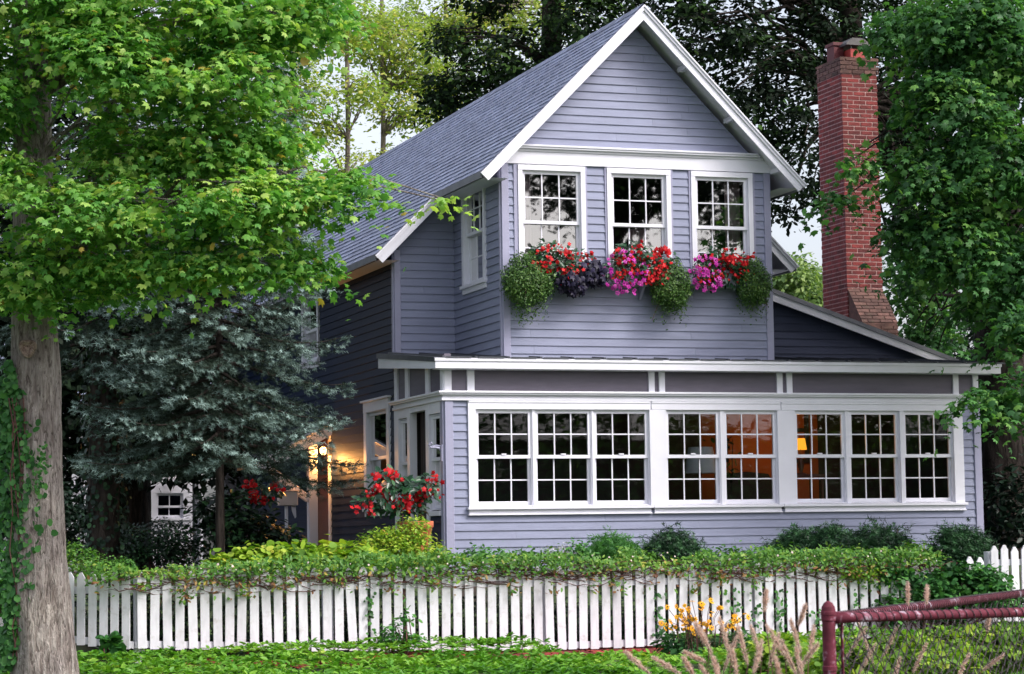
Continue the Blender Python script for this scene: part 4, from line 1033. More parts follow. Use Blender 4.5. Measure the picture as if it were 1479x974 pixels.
shrub('hedge', 'low dark hedge at the far left edge behind the maple trunk', [(10, 740, 36, 1.3, .8, .5), (110, 760, 37, .7, .5, .4), (-120, 720, 36, 1.2, 1, .5)], g_dark, 500, 24, .1, .2, 84, tone=(0, .5), shell=.3)
# yews along the porch front
for i, (u, v, ru, rv, lab) in enumerate(((970, 797, .26, .15, 'small dark yew rising against the porch siding below the fourth window'), (1155, 795, .3, .16, 'dark yew shrub below the lit lamp window'), (1200, 790, .16, .16, 'narrow dark yew between two wider ones along the porch foot'),
    (1270, 792, .34, .2, 'wide dark yew shrub with pointed shoots below the right hand windows'), (1385, 795, .3, .2, 'dark yew shrub at the right corner of the porch'), (885, 800, .22, .09, 'low feathery green shrub below the third porch window'))):
    shrub('yew_shrub', lab, [(u, v+3, 28.6-.002*i, ru*1.25, rv*1.1, .25), (u-.3*110*ru, v-7, 28.6, ru*.4, rv*.9, .15), (u+.5*110*ru, v-3, 28.6, ru*.4, rv*.8, .15), (u+.1*110*ru, v-10, 28.6, ru*.2, rv*.8, .1)], g_dark if i < 5 else g_ivy, 110, 26, .11, .1, 90+i, T_TUFT, (.4, 1), group='shrubs along the porch foot', up=.3, flat=1.)
shrub('artemisia', 'pale silvery wispy plant in front of the porch below the second window', [(820, 797, 28.3, .15, .09, .12), (800, 803, 28.3, .14, .05, .12)], g_silver, 22, 20, .035, .07, 101, T_DIAM, (.2, .9), cat='plant', flat=1.)
shrub('perennial', 'small green leafy plant beside the silvery wisps at the porch foot', [(835, 795, 28.2, .12, .1, .1)], g_ivy, 16, 20, .06, .07, 102, T_OVAL, (.4, 1), cat='plant', flat=1.)
shrub('perennial', 'low dark green sprigs at the left foot of the porch wall', [(700, 803, 28.3, .3, .07, .12), (740, 805, 28.3, .2, .06, .12)], g_ivy, 36, 20, .055, .07, 103, T_OVAL, (.4, 1), cat='plant', flat=1.)
shrub('perennial', 'loose low border of mixed green leaves along the middle of the porch foot', [(1050, 806, 28.2, .35, .09, .12), (920, 806, 28.2, .3, .08, .12), (1110, 803, 28.2, .25, .1, .12), (1320, 802, 28.2, .3, .12, .12), (1230, 804, 28.2, .25, .1, .12), (780, 806, 28.2, .25, .06, .12)], g_vine, 150, 24, .06, .08, 110, T_OVAL, (.0, .6), cat='plant', flat=1.)
# lime green planting behind the fence, left
shrub('hosta', 'row of bright lime leafed plants behind the fence below the side wall', [(370, 808, 26.5, .25, .12, .25), (420, 803, 26.6, .3, .12, .25), (470, 803, 26.7, .3, .13, .25), (520, 806, 26.7, .25, .12, .25), (330, 815, 26.4, .2, .08, .2)], g_lime, 170, 18, .085, .1, 104, T_ROUND, (.15, .9), cat='plant', up=.9)
shrub('spirea_shrub', 'mounded lime green shrub with a few reddish leaves left of the porch corner', [(560, 800, 27.2, .34, .3, .3), (590, 770, 27.3, .22, .2, .2), (610, 800, 27.2, .25, .2, .25), (545, 790, 27.2, .2, .22, .2)], g_lime, 260, 22, .05, .08, 105, T_OVAL, (.15, .93), up=.8, yellow=.015)

# ---- potted begonia by the porch corner, and the one in the dark by the entrance
def flowers(name, C, size, mat, parent, rng, T=T_FLOWER, face=(0, -1, .25), spread=.45, tone=(.2, 1)):
    n = len(C); Nn = np.array(face)+rng.normal(size=(n, 3))*spread
    return leafmesh(name, C, Nn, rng.normal(size=(n, 3)), size*rng.uniform(.7, 1.2, n), rng.uniform(tone[0], tone[1], n), T, mat, parent)
def begonia(label, c, R, nl, nf, seed, cat='plant', leaf=.1, fl=.062, group=None, name='begonia_plant', lm=None):
    rng = np.random.default_rng(seed); c = np.array(c); R = np.array(R)
    t = empty(name, tuple(c-np.array([0, 0, R[2]])), label, cat, group)
    bl = [(c, R*.75, 1.), (c+R*np.array([-.6, 0, -.3]), R*.45, .8), (c+R*np.array([.55, 0, .1]), R*.5, .8), (c+R*np.array([-.25, 0, .5]), R*.45, .8), (c+R*np.array([.3, 0, -.5]), R*.4, .8)]
    P, d = clumps_in(bl, nl, rng, .35)
    leafmesh('leaves', P, np.array([0, -.5, .8])+rng.normal(size=(nl, 3))*.4+d*.3, d+rng.normal(size=(nl, 3))*.4+np.array([0, 0, -.3]), leaf*rng.uniform(.6, 1.2, nl), rng.beta(2, 2.5, nl), T_OVAL, lm or g_begl, t)
    k = max(4, nf//6); S, dd = clumps_in([(b_[0]+np.array([0, -.06, 0]), b_[1], b_[2]) for b_ in bl], k*3, rng, .8)
    S = S[dd[:, 1] < .3][:k]; idx = rng.integers(0, len(S), nf)
    C = S[idx]+rng.normal(size=(nf, 3))*np.array([.05, .03, .03])
    for j in range(len(S)):
        if (idx == j).any(): flowers('flower_cluster', C[idx == j], fl, p_red, t, rng)
    mb = MB()
    for q in range(8): mb.tube([c+np.array([0, 0, -R[2]*.8]), c+rng.normal(size=3)*R*.3, P[q]], [.008, .006, .004], 5, caps=False)
    mb.build('stem', M_TWIG, t)
    return t
c = at(572, 715, 28.6)
begonia('large red flowering begonia spilling from the terracotta pot beside the porch corner', c, (.5, .3, .3), 420, 150, 201, leaf=.12, fl=.075)
begonia('small upper tuft of red begonia flowers close to the porch corner board', at(618, 700, 28.5), (.14, .12, .18), 60, 22, 202, leaf=.1, fl=.07)
begonia('red flowering basket plant glowing in the dark beside the side entrance', at(375, 712, 33.5), (.32, .2, .2), 200, 70, 203, leaf=.1, fl=.075)
p = at(600, 768, 28.75)
mb = MB(); zb = gz(0, p[1]); h = p[2]+.12-zb
mb.lathe((p[0], p[1], zb), [(.12, 0), (.13, .05), (.11, .12), (.14, h*.5), (.2, h-.08), (.215, h-.07), (.215, h), (.19, h), (.17, h-.05), (.05, h-.06)], 26)
tag(mb.build('terracotta_pot', M_TERRA, smooth=True), 'orange terracotta pot under the red begonia at the porch corner', 'pot')

# ---- window box with its flowers
bx = empty('window_box', (2.67, -.05, 3.48), 'long white trough hung below the three upper windows, almost hidden by flowers', 'flower box')
mb = MB()
bf = front(YU-.02)
mb.box(bf, .95, 4.42, .0, .02, 3.49, 3.67); mb.box(bf, .95, 4.42, .19, .21, 3.49, 3.67); mb.box(bf, .95, .97, .02, .19, 3.49, 3.67); mb.box(bf, 4.40, 4.42, .02, .19, 3.49, 3.67); mb.box(bf, .97, 4.40, .02, .19, 3.49, 3.51)
mb.box(bf, .94, 4.43, .21, .225, 3.645, 3.675)
mb.build('trough', M_TRIMG, bx)
mb = MB(); mb.box(bf, .97, 4.40, .02, .19, 3.6, 3.64); mb.build('soil', solid('potting_soil', (.03, .02, .015), .95), bx)
for q in (1.3, 2.67, 4.05):
    mb = MB(); mb.prism(left(q), [(YU-.02, 3.49), (YU-.2, 3.49), (YU-.02, 3.3)], -.015, .015); mb.build('bracket', M_TRIMG, bx)
YB = -.02
def mound(u, v, R, n, seed, label):
    rng = np.random.default_rng(seed); c = atY(u, v, YB-.02)
    t = empty('trailing_plant', tuple(c), label, 'plant', 'green mounds in the window box')
    lb = [(c, np.array(R), 1.), (c+np.array([0, 0, -.1]), np.array(R)*.85, .6), (c+np.array([.0, 0, .14]), np.array(R)*.7, .5)]
    P, d = clumps_in(lb, n, rng, .6)
    rel = P-c; P = c+rel*(1+.16*vnoise(rel, 9, seed)[:, None])
    P[:, 2] -= .05*rng.random(n)**6*6*(vnoise(rel, 16, seed+1) > .15)
    leafmesh('leaves', P, d+rng.normal(size=(n, 3))*.6+np.array([0, -.2, .3]), np.array([0, 0, -.6])+rng.normal(size=(n, 3)), rng.uniform(.02, .042, n), np.clip(rng.beta(2, 2.4, n)+.25*(vnoise(P, 18, seed)), 0, 1), T_OVAL, g_mound, t)
    mb = MB()
    for q in range(26):
        e = P[q]; mb.tube([c, (c+e)/2+np.array([0, 0, .06]), e+np.array([0, 0, -.05])], .003, 4, caps=False)
    mb.build('stem', M_TWIG, t)
    return t
mound(762, 404, (.37, .24, .33), 8500, 301, 'largest round green mound, hanging at the left end of the window box')
mound(968, 412, (.31, .22, .31), 6500, 302, 'green trailing mound in the middle of the window box')
mound(1088, 407, (.27, .21, .29), 5500, 303, 'dark green trailing mound at the right end of the window box')
gb = 'red begonias in the window box'
begonia('red begonia with dark leaves in front of the left upper window', atY(803, 380, YB), (.46, .2, .3), 620, 190, 311, group=gb, fl=.058, leaf=.09)
begonia('tall red begonia in front of the middle upper window', atY(925, 380, YB), (.52, .2, .3), 620, 260, 312, group=gb, fl=.06, leaf=.09)
begonia('red begonia in front of the right upper window', atY(1048, 387, YB), (.42, .2, .28), 520, 200, 313, group=gb, fl=.058, leaf=.09)
def petunia(u, v, R, seed, label):
    rng = np.random.default_rng(seed); c = atY(u, v, YB-.1)
    t = empty('petunia_plant', tuple(c), label, 'plant', 'magenta petunias in the window box')
    P, d = clumps_in([(c, np.array(R), 1)], 260, rng, .4)
    leafmesh('leaves', P, d+rng.normal(size=(260, 3))*.5, rng.normal(size=(260, 3)), rng.uniform(.03, .05, 260), rng.beta(2, 2, 260), T_OVAL, g_begl, t)
    P, d = clumps_in([(c, np.array(R)*1.03, 1)], 110, rng, .85); P = P[d[:, 1] < .25]
    for q in P[:95]:
        fo = flowers('flower', q[None], .07, p_mag, t, rng, spread=.35)
        flowers('flower_throat', q[None]+np.array([0, -.012, 0]), .016, g_purp, fo, rng)
petunia(903, 394, (.31, .12, .29), 321, 'magenta petunias spilling below the gap between the left and middle windows')
petunia(1021, 395, (.24, .11, .24), 322, 'smaller clump of magenta petunias left of the right upper window')
def potato(u, v, R, n, seed, label):
    rng = np.random.default_rng(seed); c = atY(u, v, YB-.06)
    t = empty('sweet_potato_vine', tuple(c), label, 'plant', 'black purple vines in the window box')
    P, d = clumps_in([(c, np.array(R), 1)], n, rng, .3)
    leafmesh('leaves', P, np.array([0, -1, .3])+rng.normal(size=(n, 3))*.5, np.array([0, 0, -1.])+rng.normal(size=(n, 3))*.35, rng.uniform(.06, .11, n), rng.beta(2, 2, n), T_MAPLE, g_purp, t)
potato(828, 405, (.22, .13, .17), 170, 331, 'black purple vine hanging below the left red begonia')
potato(855, 392, (.2, .12, .18), 170, 332, 'black purple vine filling the gap between the left and middle windows')

# ---- foliage at the fence
rng = np.random.default_rng(401)
n = 11000; X = rng.uniform(-5.0, 4.5, n); dn = vnoise(np.stack([X, 0*X, 0*X], 1), 2.2, 3)+.5*vnoise(np.stack([X, 0*X, 0*X], 1), 7, 5)
top = .09+.12*dn; bot = -.13-.07*vnoise(np.stack([X, 0*X, 0*X], 1), 4, 8)
Z = bot+(top-bot)*rng.beta(1.6, 1.1, n); Y = -4+rng.normal(size=n)*.11-.03
Z -= np.where(rng.random(n) < .05, rng.random(n)*.25, 0)
hx = rng.uniform(-4.8, 4.3, 46); ha = rng.uniform(-.22, .12, 46); hi_ = rng.integers(0, 46, n); sel = rng.random(n) < .2
X = np.where(sel, hx[hi_]+rng.normal(size=n)*.04, X); fz = rng.random(n); Z = np.where(sel, np.where(ha[hi_] < 0, -.12, .05)+ha[hi_]*fz, Z)
keep = rng.random(n) < np.clip(.75+.5*dn, .35, 1)
C = np.stack([X, Y, Z], 1)[keep]; m = len(C)
vn = empty('creeper', (0, -4, -.9), 'tangled creeper with green and yellowing leaves running along the top of the picket fence', 'vine')
leafmesh('leaves', C, np.array([0, -.7, .7])+rng.normal(size=(m, 3))*.5, rng.normal(size=(m, 3)), rng.uniform(.03, .07, m), np.where((C[:, 2] < -.06) & (rng.random(m) < .4), rng.uniform(.93, 1, m), np.clip(rng.beta(2, 4, m)+.3*np.maximum(0, -dn[keep])*1.2, 0, .93)), T_OVAL, g_vine, vn)
mb = MB()
for q in range(260):
    x = random.uniform(-4.9, 4.3); z = random.uniform(-.17, -.02); pts = []
    dz = random.uniform(-.02, .02)
    for k in range(9):
        pts.append((x, -4.03+random.uniform(-.02, .02), z)); x += random.uniform(.03, .11); z += random.uniform(-.035, .035)+dz*.3; z = max(-.22, min(.03, z))
    mb.tube(pts, random.uniform(.002, .005), 4, caps=False)
mb.build('stem', M_TWIG, vn)
n = 90; C = np.stack([rng.uniform(-4.5, 4.5, n), np.full(n, -4.16), rng.uniform(-.02, .12, n)], 1); 
for c in C[:60]: flowers('flower', c[None], .028, M_CURT, vn, rng)
rng = np.random.default_rng(420)
hd = empty('hedge', (0, -3.3, -.8), 'low black green planting in the shade right behind the white pickets', 'hedge')
foliage('leaves', [(np.array([x, -3.45, -.62]), np.array([.45, .2, .36]), 1) for x in np.arange(-4.2, 5.2, .45)]+[(np.array([-4.45-.4*k, -3.3+.65*k, -.45]), np.array([.4, .25, .4]), 1) for k in range(5)], 1100, 24, .07, .12, .8, T_OVAL, g_dark, hd, rng, .4, tone=(0, .6))
# bits of vine climbing single pickets
iv = empty('ivy', (3.0, -4.05, -.9), 'thin ivy strands climbing the pickets right of the golden flowers', 'ivy')
C = []
for (u, v0, v1, k) in ((1092, 850, 960, 60), (1128, 850, 940, 60), (1062, 850, 915, 26), (1180, 880, 920, 26), (1240, 850, 930, 30), (1135, 920, 940, 30), (1222, 895, 930, 40), (955, 855, 930, 34), (535, 850, 940, 30)):
    for _ in range(k):
        C.append(atY(u+rng.normal()*5, rng.uniform(v0, v1), -4.05))
C = np.array(C); m = len(C)
leafmesh('leaves', C, np.array([0, -1, .3])+rng.normal(size=(m, 3))*.4, rng.normal(size=(m, 3))+np.array([0, 0, -.5]), rng.uniform(.02, .05, m), rng.beta(2, 2, m), T_ROUND, g_ivy, iv)
shrub('ivy', 'dark ivy thicket smothering the right end of the fence', [(1330, 835, 27.3, .45, .22, .2), (1390, 840, 27.3, .4, .2, .2), (1280, 825, 27.2, .35, .14, .2), (1430, 850, 27.3, .22, .2, .2), (1350, 870, 27.2, .4, .2, .2), (1290, 880, 27.0, .2, .14, .15), (1200, 812, 27.4, .6, .09, .15), (1460, 870, 27, .3, .1, .15)], g_ivy, 330, 24, .055, .09, 402, T_ROUND, (.1, .85), cat='ivy')
shrub('creeper', 'bright green leafy clump on top of the fence above the golden flowers', [(1180, 815, 27.0, .45, .09, .12), (1110, 820, 27.0, .4, .06, .12), (1240, 822, 27., .3, .1, .12)], g_lime, 120, 22, .045, .07, 403, T_OVAL, (0, .6), cat='vine')
shrub('creeper', 'leafy green vine clump on the fence between the maple trunk and the dark shrub', [(150, 820, 25.0, .35, .13, .15), (220, 835, 25, .3, .09, .12), (110, 800, 25.4, .2, .12, .12), (290, 830, 25.1, .3, .07, .12)], g_vine, 130, 22, .045, .07, 404, T_OVAL, (.0, .55), cat='vine')
shrub('shrub', 'leafy green shrub at the left edge of the frame behind the maple trunk', [(5, 850, 24.0, .35, .3, .3), (-60, 830, 24, .5, .4, .3), (0, 940, 21.8, .3, .25, .2)], g_ivy, 200, 22, .06, .09, 405, T_ROUND, (.2, .9))
shrub('seedling', 'young green self sown plant in front of the pickets near the fence middle', [(573, 910, 24.8, .1, .12, .1), (595, 925, 24.8, .12, .06, .1), (560, 925, 24.8, .14, .06, .1), (588, 890, 24.8, .05, .05, .05)], g_ivy, 30, 14, .06, .05, 406, T_OVAL, (.4, 1), cat='plant', flat=1.)
shrub('seedling', 'single round leafed weed at the foot of the fence beside the maple trunk', [(157, 928, 24.2, .07, .05, .06)], g_ivy, 8, 8, .11, .05, 407, T_ROUND, (.2, .6), cat='plant')
# black eyed susans
rng = np.random.default_rng(408)
su = empty('coneflower_plant', tuple(at(1010, 960, 24.6)), 'clump of golden yellow daisies with dark green leaves in front of the pickets', 'flowers')
lb = [lobe(1010, 945, 24.7, .36, .16, .25), lobe(1060, 930, 24.8, .25, .14, .2), lobe(985, 925, 24.8, .25, .1, .2)]
foliage('leaves', lb, 110, 20, .075, .08, .9, T_OVAL, g_ivy, su, rng, .4, .7, .3, (.05, .6))
FL = [(1003, 868), (1008, 880), (995, 882), (972, 878), (977, 890), (990, 893), (1000, 892), (1013, 900), (1026, 868), (1040, 875), (1025, 890), (1022, 902), (970, 902), (963, 905), (985, 905), (1062, 890), (1067, 899), (1075, 888), (1058, 903), (1030, 905), (1000, 915), (1018, 914), (1042, 905), (1050, 912), (976, 898), (993, 902), (1010, 872), (988, 876), (1036, 898), (980, 882), (1004, 898), (996, 908), (960, 900), (1070, 908)]
C = np.array([at(u+rng.normal()*1.5, v+rng.normal()*1.5, 24.6+rng.uniform(-.15, .15)) for u, v in FL for _ in (0, 1)]); C += rng.normal(size=C.shape)*np.array([.02, .05, .015])
for c in C:
    fo = flowers('flower', c[None], .068, p_yel, su, rng, T_DAISY, (0, -.8, .5), .35)
    flowers('flower_centre', c[None]+np.array([0, -.012, .006]), .018, M_WOODD, fo, rng, T_DAISY)
mb = MB()
for c in C: mb.tube([c, (c[0]*.7+lb[0][0][0]*.3, c[1]+.02, (c[2]-.75)/2+.05), (c[0]*.5+lb[0][0][0]*.5, c[1]+.05, -.95)], .003, 4, caps=False)
mb.build('stem', M_TWIG, su)

# ground cover in front of the fence
rng = np.random.default_rng(409)
nw = 9000; X = rng.uniform(-7.5, 6.5, nw); Y = rng.uniform(-9.0, -4.25, nw)
dn = vnoise(np.stack([X, Y, 0*X], 1), 2.5, 2)
ok = ~((X > -.45) & (X < 1.1) & (Y > -6.5+1.2*np.abs(X-.35))) & ((Y < -4.45) | (X > -4.6)) & (np.hypot(X+5.85, Y+7.25) > .36)
X, Y, dn = X[ok], Y[ok], dn[ok]; m = len(X)
Zg = np.array([gz(0, y) for y in Y])+.12+.05*(Y > -4.9)+.05*dn+rng.normal(size=m)*.02
per = 7; i = np.repeat(np.arange(m), per); a = rng.uniform(0, 2*PI, m*per)
D = np.stack([np.cos(a), np.sin(a), rng.uniform(-.3, .35, m*per)], 1)
C = np.stack([X[i], Y[i], Zg[i]], 1)+D*.008
tb = np.clip(.5+.28*vnoise(np.stack([X, Y, 0*X], 1), 1.3, 12)+rng.normal(size=m)*.13, 0, 1)
gc = leafmesh('ground_cover', C, np.array([0, 0, 1.])+rng.normal(size=(m*per, 3))*.25-D*.25, D, rng.uniform(.05, .095, m*per), np.clip(tb[i]+rng.normal(size=m*per)*.08, 0, 1), T_OVAL, g_cover)
tag(gc, 'bright green low ground cover in front of the picket fence', 'ground cover', kind='stuff')

# trees across the street: they close the view behind the camera and show mirrored in the panes
for i, (x, y, zc, R, lab) in enumerate(((10.8, -36, 12.3, 3.0, 'street tree across the road from the cottage, nearest to the drive'), (16.0, -35, 11.8, 2.4, 'street tree across the road, middle one, mirrored in the upper panes'), (21.8, -36, 11.6, 3.2, 'street tree across the road farthest right, mirrored in the upper panes'), (31, -38, 9.5, 3.6, 'street tree across the road at the bend'))):
    rng = np.random.default_rng(500+i)
    t = tree('street_tree', lab, 'tree', (x, y, -1.7), 'trees across the street')
    trunk('trunk', [(x, y, -1.8), (x+.1, y, 2), (x, y, 6), (x+.2, y, zc)], [.35, .28, .22, .1], M_BARKD, t, 20, .06, .2, 8, i)
    _, P = foliage('crown', [(np.array([x, y, zc]), np.array([R, R, 2.9]), 1), (np.array([x-1.3, y+1, zc-1.2]), np.array([1.6, 1.5, 1.5]), 1), (np.array([x+1.5, y+.5, zc-.8]), np.array([1.5, 1.5, 1.6]), 1)], 330, 22, .24, .5, .6, T_OVAL, g_back, t, rng, .4)
    limbs('branches', [(x, y, 5), (x, y, 6), (x, y, 7.5)], [P[k] for k in range(0, len(P), 12)], .06, M_BARKD, t, rng)
bh = empty('sky_blocker', (20, -36, -1.8), 'added unseen dark block behind the far hedge, keeps sky out of the porch panes', 'blocker')
mb = MB(); mb.box(WORLD, 0, 48, -42, -36.2, -1.8, 3.2); mb.build('wall', M_WOODD, bh)  # added for the reflections: stops sky showing through the hedge
mb = MB(); mb.prism(left(0), [(-42.4, 3.2), (-39, 4.9), (-35.8, 3.2)], -48.5, .5); mb.build('roof', M_METAL, bh)  # top of the added sky blocker
rng = np.random.default_rng(510)
hd = empty('hedge', (18, -33, -1.6), 'tall dark hedge across the road, mirrored in the porch windows', 'hedge')
foliage('leaves', [(np.array([x, -33.5, z]), np.array([2.4, 1.0, 2.2]), 1) for x in range(4, 44, 3) for z in (0, 2.6+.5*math.sin(x))], 1500, 20, .3, .5, .8, T_OVAL, g_r, hd, rng, .5)
# ================================================================== FENCES, NEIGHBOUR, GRASSES
def picket_fence(label, p0, p1, ztop, zbot, spacing=.1275, skip=(), wob=.012, posts=(), seed=0, wd=.086):
    rnd = random.Random(seed)
    p0 = np.array(p0); p1 = np.array(p1); L = np.linalg.norm(p1-p0); U = (p1-p0)/L
    Nn = np.array([U[1], -U[0], 0.]);
    fr = Frame((p0[0], p0[1], 0), (U[0], U[1], 0), Nn)
    t = empty('picket_fence', (p0[0], p0[1], zbot(0)), label, 'fence', 'white picket fence sections')
    u = .06; proto = []
    while u < L-.03:
        if not any(a < u < b for a, b in skip):
            w = wd/2; zt = ztop(u)+rnd.uniform(-wob, wob); zb = zbot(u)+rnd.uniform(-wob, wob)*.7; sl = rnd.gauss(0, .0035); e = rnd.uniform(-.003, .003)
            if rnd.random() < .03: sl += rnd.choice((-.02, .02))
            mb = MB(); a, b = u+e-w, u+e+w
            tn = min(1, max(0, rnd.gauss(.55, .25))); off = rnd.uniform(0, .004)
            mb.prism(fr, [(a-sl, zb), (b-sl, zb), (b+sl, zt-.055), (u+e+sl+.012, zt-.004), (u+e+sl, zt), (u+e+sl-.012, zt-.004), (a+sl, zt-.055)], off, .018+off, tn)
            mb.build('picket', M_PICKET, t, bevel=.002)
        u += spacing*rnd.uniform(.985, 1.015)
    for q in (0, 1):
        mb = MB(); n = 10
        for k in range(n):
            a, b = L*k/n, L*(k+1)/n
            z = lambda s: (ztop(s)-.19 if q == 0 else zbot(s)+.035)
            P = [fr.p(s, nn_, z(s)+dz) for s in (a, b) for nn_ in (-.042, -.002) for dz in (-.03, .04)]
            mb.add(P, [[0, 2, 3, 1], [4, 5, 7, 6], [0, 1, 5, 4], [2, 6, 7, 3], [0, 4, 6, 2], [1, 3, 7, 5]], .4)
        mb.build('rail', M_PICKET, t)
    for u in posts:
        mb = MB(); mb.box(fr, u-.05, u+.05, -.14, -.045, zbot(u)-.25, ztop(u)-.06, .5); mb.build('post', M_PICKET, t, bevel=.004)
    return t
xb = lambda x: float(np.interp(x, [-4.5, -2.3, 0, 2, 4.6], [-.75, -.835, -.885, -.87, -.86]))
xt = lambda x: float(np.interp(x, [-4.5, -2.3, 0, 1.5, 4.6], [.01, .015, .0, -.01, .0]))
picket_fence('long white picket fence across the front of the garden, topped with creeper', (-4.5, -4), (4.62, -4), lambda u: xt(u-4.5), lambda u: xb(u-4.5), posts=(.05, 2.0, 4.33, 6.75, 9.0), seed=3)
picket_fence('short white picket fence section turning back beside the maple trunk', (-6.3, -3.1), (-4.52, -3.99), lambda u: .02, lambda u: -.56-.1*u, posts=(.1, 1.2), seed=4, spacing=.116, wd=.078)
picket_fence('taller white picket fence section at the right edge of the frame', (5.17, -4), (7.6, -4), lambda u: .13, lambda u: -.72, posts=(.06, 2.3), seed=5, spacing=.13)
picket_fence('two low white pickets poking out of the ivy left of the taller section', (4.86, -4.0), (5.14, -4.0), lambda u: .01, lambda u: -.8, seed=6, spacing=.125)

# chain link fence in the foreground
m, nt, out = new_mat('peeling_maroon_paint'); L = nt.links.new
b = N(nt, 'ShaderNodeBsdfPrincipled'); b.inputs['Roughness'].default_value = .75; b.inputs['Specular IOR Level'].default_value = .25; L(b.outputs[0], out.inputs[0])
tc = N(nt, 'ShaderNodeTexCoord'); n = N(nt, 'ShaderNodeTexNoise'); n.inputs['Scale'].default_value = 22; n.inputs['Detail'].default_value = 7; n.inputs['Roughness'].default_value = .6; L(tc.outputs['Object'], n.inputs['Vector'])
n2 = N(nt, 'ShaderNodeTexNoise'); n2.inputs['Scale'].default_value = 3.; n2.inputs['Detail'].default_value = 2; L(tc.outputs['Object'], n2.inputs['Vector'])
ad = N(nt, 'ShaderNodeMath', operation='ADD'); L(n.outputs['Fac'], ad.inputs[0])
mr = N(nt, 'ShaderNodeMapRange'); mr.inputs['To Min'].default_value = -.18; mr.inputs['To Max'].default_value = .18; L(n2.outputs['Fac'], mr.inputs[0]); L(mr.outputs[0], ad.inputs[1])
r = ramp(nt, [(.35, (.085, .014, .024)), (.55, (.14, .024, .042)), (.61, (.26, .12, .16)), (.66, (.42, .36, .42))], ad.outputs[0]); L(r.outputs[0], b.inputs['Base Color'])
bp = N(nt, 'ShaderNodeBump'); bp.inputs['Strength'].default_value = .4; bp.inputs['Distance'].default_value = .004; L(n.outputs['Fac'], bp.inputs['Height']); L(bp.outputs[0], b.inputs['Normal'])
M_MAROON = m
PC = at(1196, 868, 9.6); pz = PC[2]
A1 = at(1479, 885, 10.0); B1 = at(1479, 857, 13.0)
A2 = PC+(A1-PC)*2.2; B2 = PC+(B1-PC)*1.7
zr_ = at(1205, 893, 9.6)[2]
cf = empty('chain_link_fence', (PC[0], PC[1], -1.35), 'maroon chain link fence corner with a dome topped post in the right foreground', 'fence')
mb = MB(); mb.lathe((PC[0], PC[1], -1.5), [(.026, 0), (.026, 1.5+pz-.058), (.031, 1.5+pz-.056), (.031, 1.5+pz-.044), (.029, 1.5+pz-.04), (.026, 1.5+pz-.024), (.017, 1.5+pz-.008), (.004, 1.5+pz)], 26)
for z in (zr_-.012, -.32, -.55): mb.lathe((PC[0], PC[1], z), [(.027, 0), (.0295, .003), (.0295, .02), (.027, .023)], 22)
mb.build('post', M_MAROON, cf)
for e, sg in ((A2, 0), (B2, 1)):
    d = (e-PC); d[2] = 0; Lh = np.linalg.norm(d); d /= Lh; zend = zr_+(.0 if sg == 0 else (B1[2]-zr_)*1.7)
    s0 = np.array([PC[0], PC[1], zr_])+d*.02; s1 = np.array([e[0], e[1], zend])
    mb = MB(); mb.tube([s0, s0+(s1-s0)*.05, s1], [.024, .0195, .0195], 16); mb.lathe((s1[0], s1[1], -1.5), [(.025, 0), (.025, 1.45)], 14); mb.build('rail', M_MAROON, cf, smooth=True)
    mb = MB(); mb.beam((PC[0]+d[0]*.06, PC[1]+d[1]*.06, -1.35), (PC[0]+d[0]*.06, PC[1]+d[1]*.06, zr_-.02), .016, .004, up=tuple(d)); mb.build('tension_bar', M_MAROON, cf)
    W_ = .0355; k = 0; perp = np.array([-d[1], d[0], 0]); V = []; Fq = []
    mb = MB(); x = .075
    while x < Lh-.05:
        z = zr_+.012+(zend-zr_)*x/Lh; pts = []; s = 1 if k % 2 == 0 else 1
        j = 0
        while z > -1.3:
            pts.append(np.array([PC[0], PC[1], 0])+d*(x+(W_ if (j+k) % 2 else -W_)*1.03)+perp*(.003 if (j+k) % 2 else -.003)+np.array([0, 0, z])); z -= .0365; j += 1
        mb.tube(pts, .0029, 4, caps=False)
        for o_ in (0, W_):   # wire loops over the rail
            c = s0+(s1-s0)*((x+o_)/Lh); mb.tube([c+perp*.0215*math.cos(a)+np.array([0, 0, .0215*math.sin(a)])+d*a*.008 for a in np.linspace(-.6, PI+.6, 9)], .002, 4, caps=False)
        x += 2*W_; k += 1
    mb.build('wire_mesh', M_WIRE, cf)

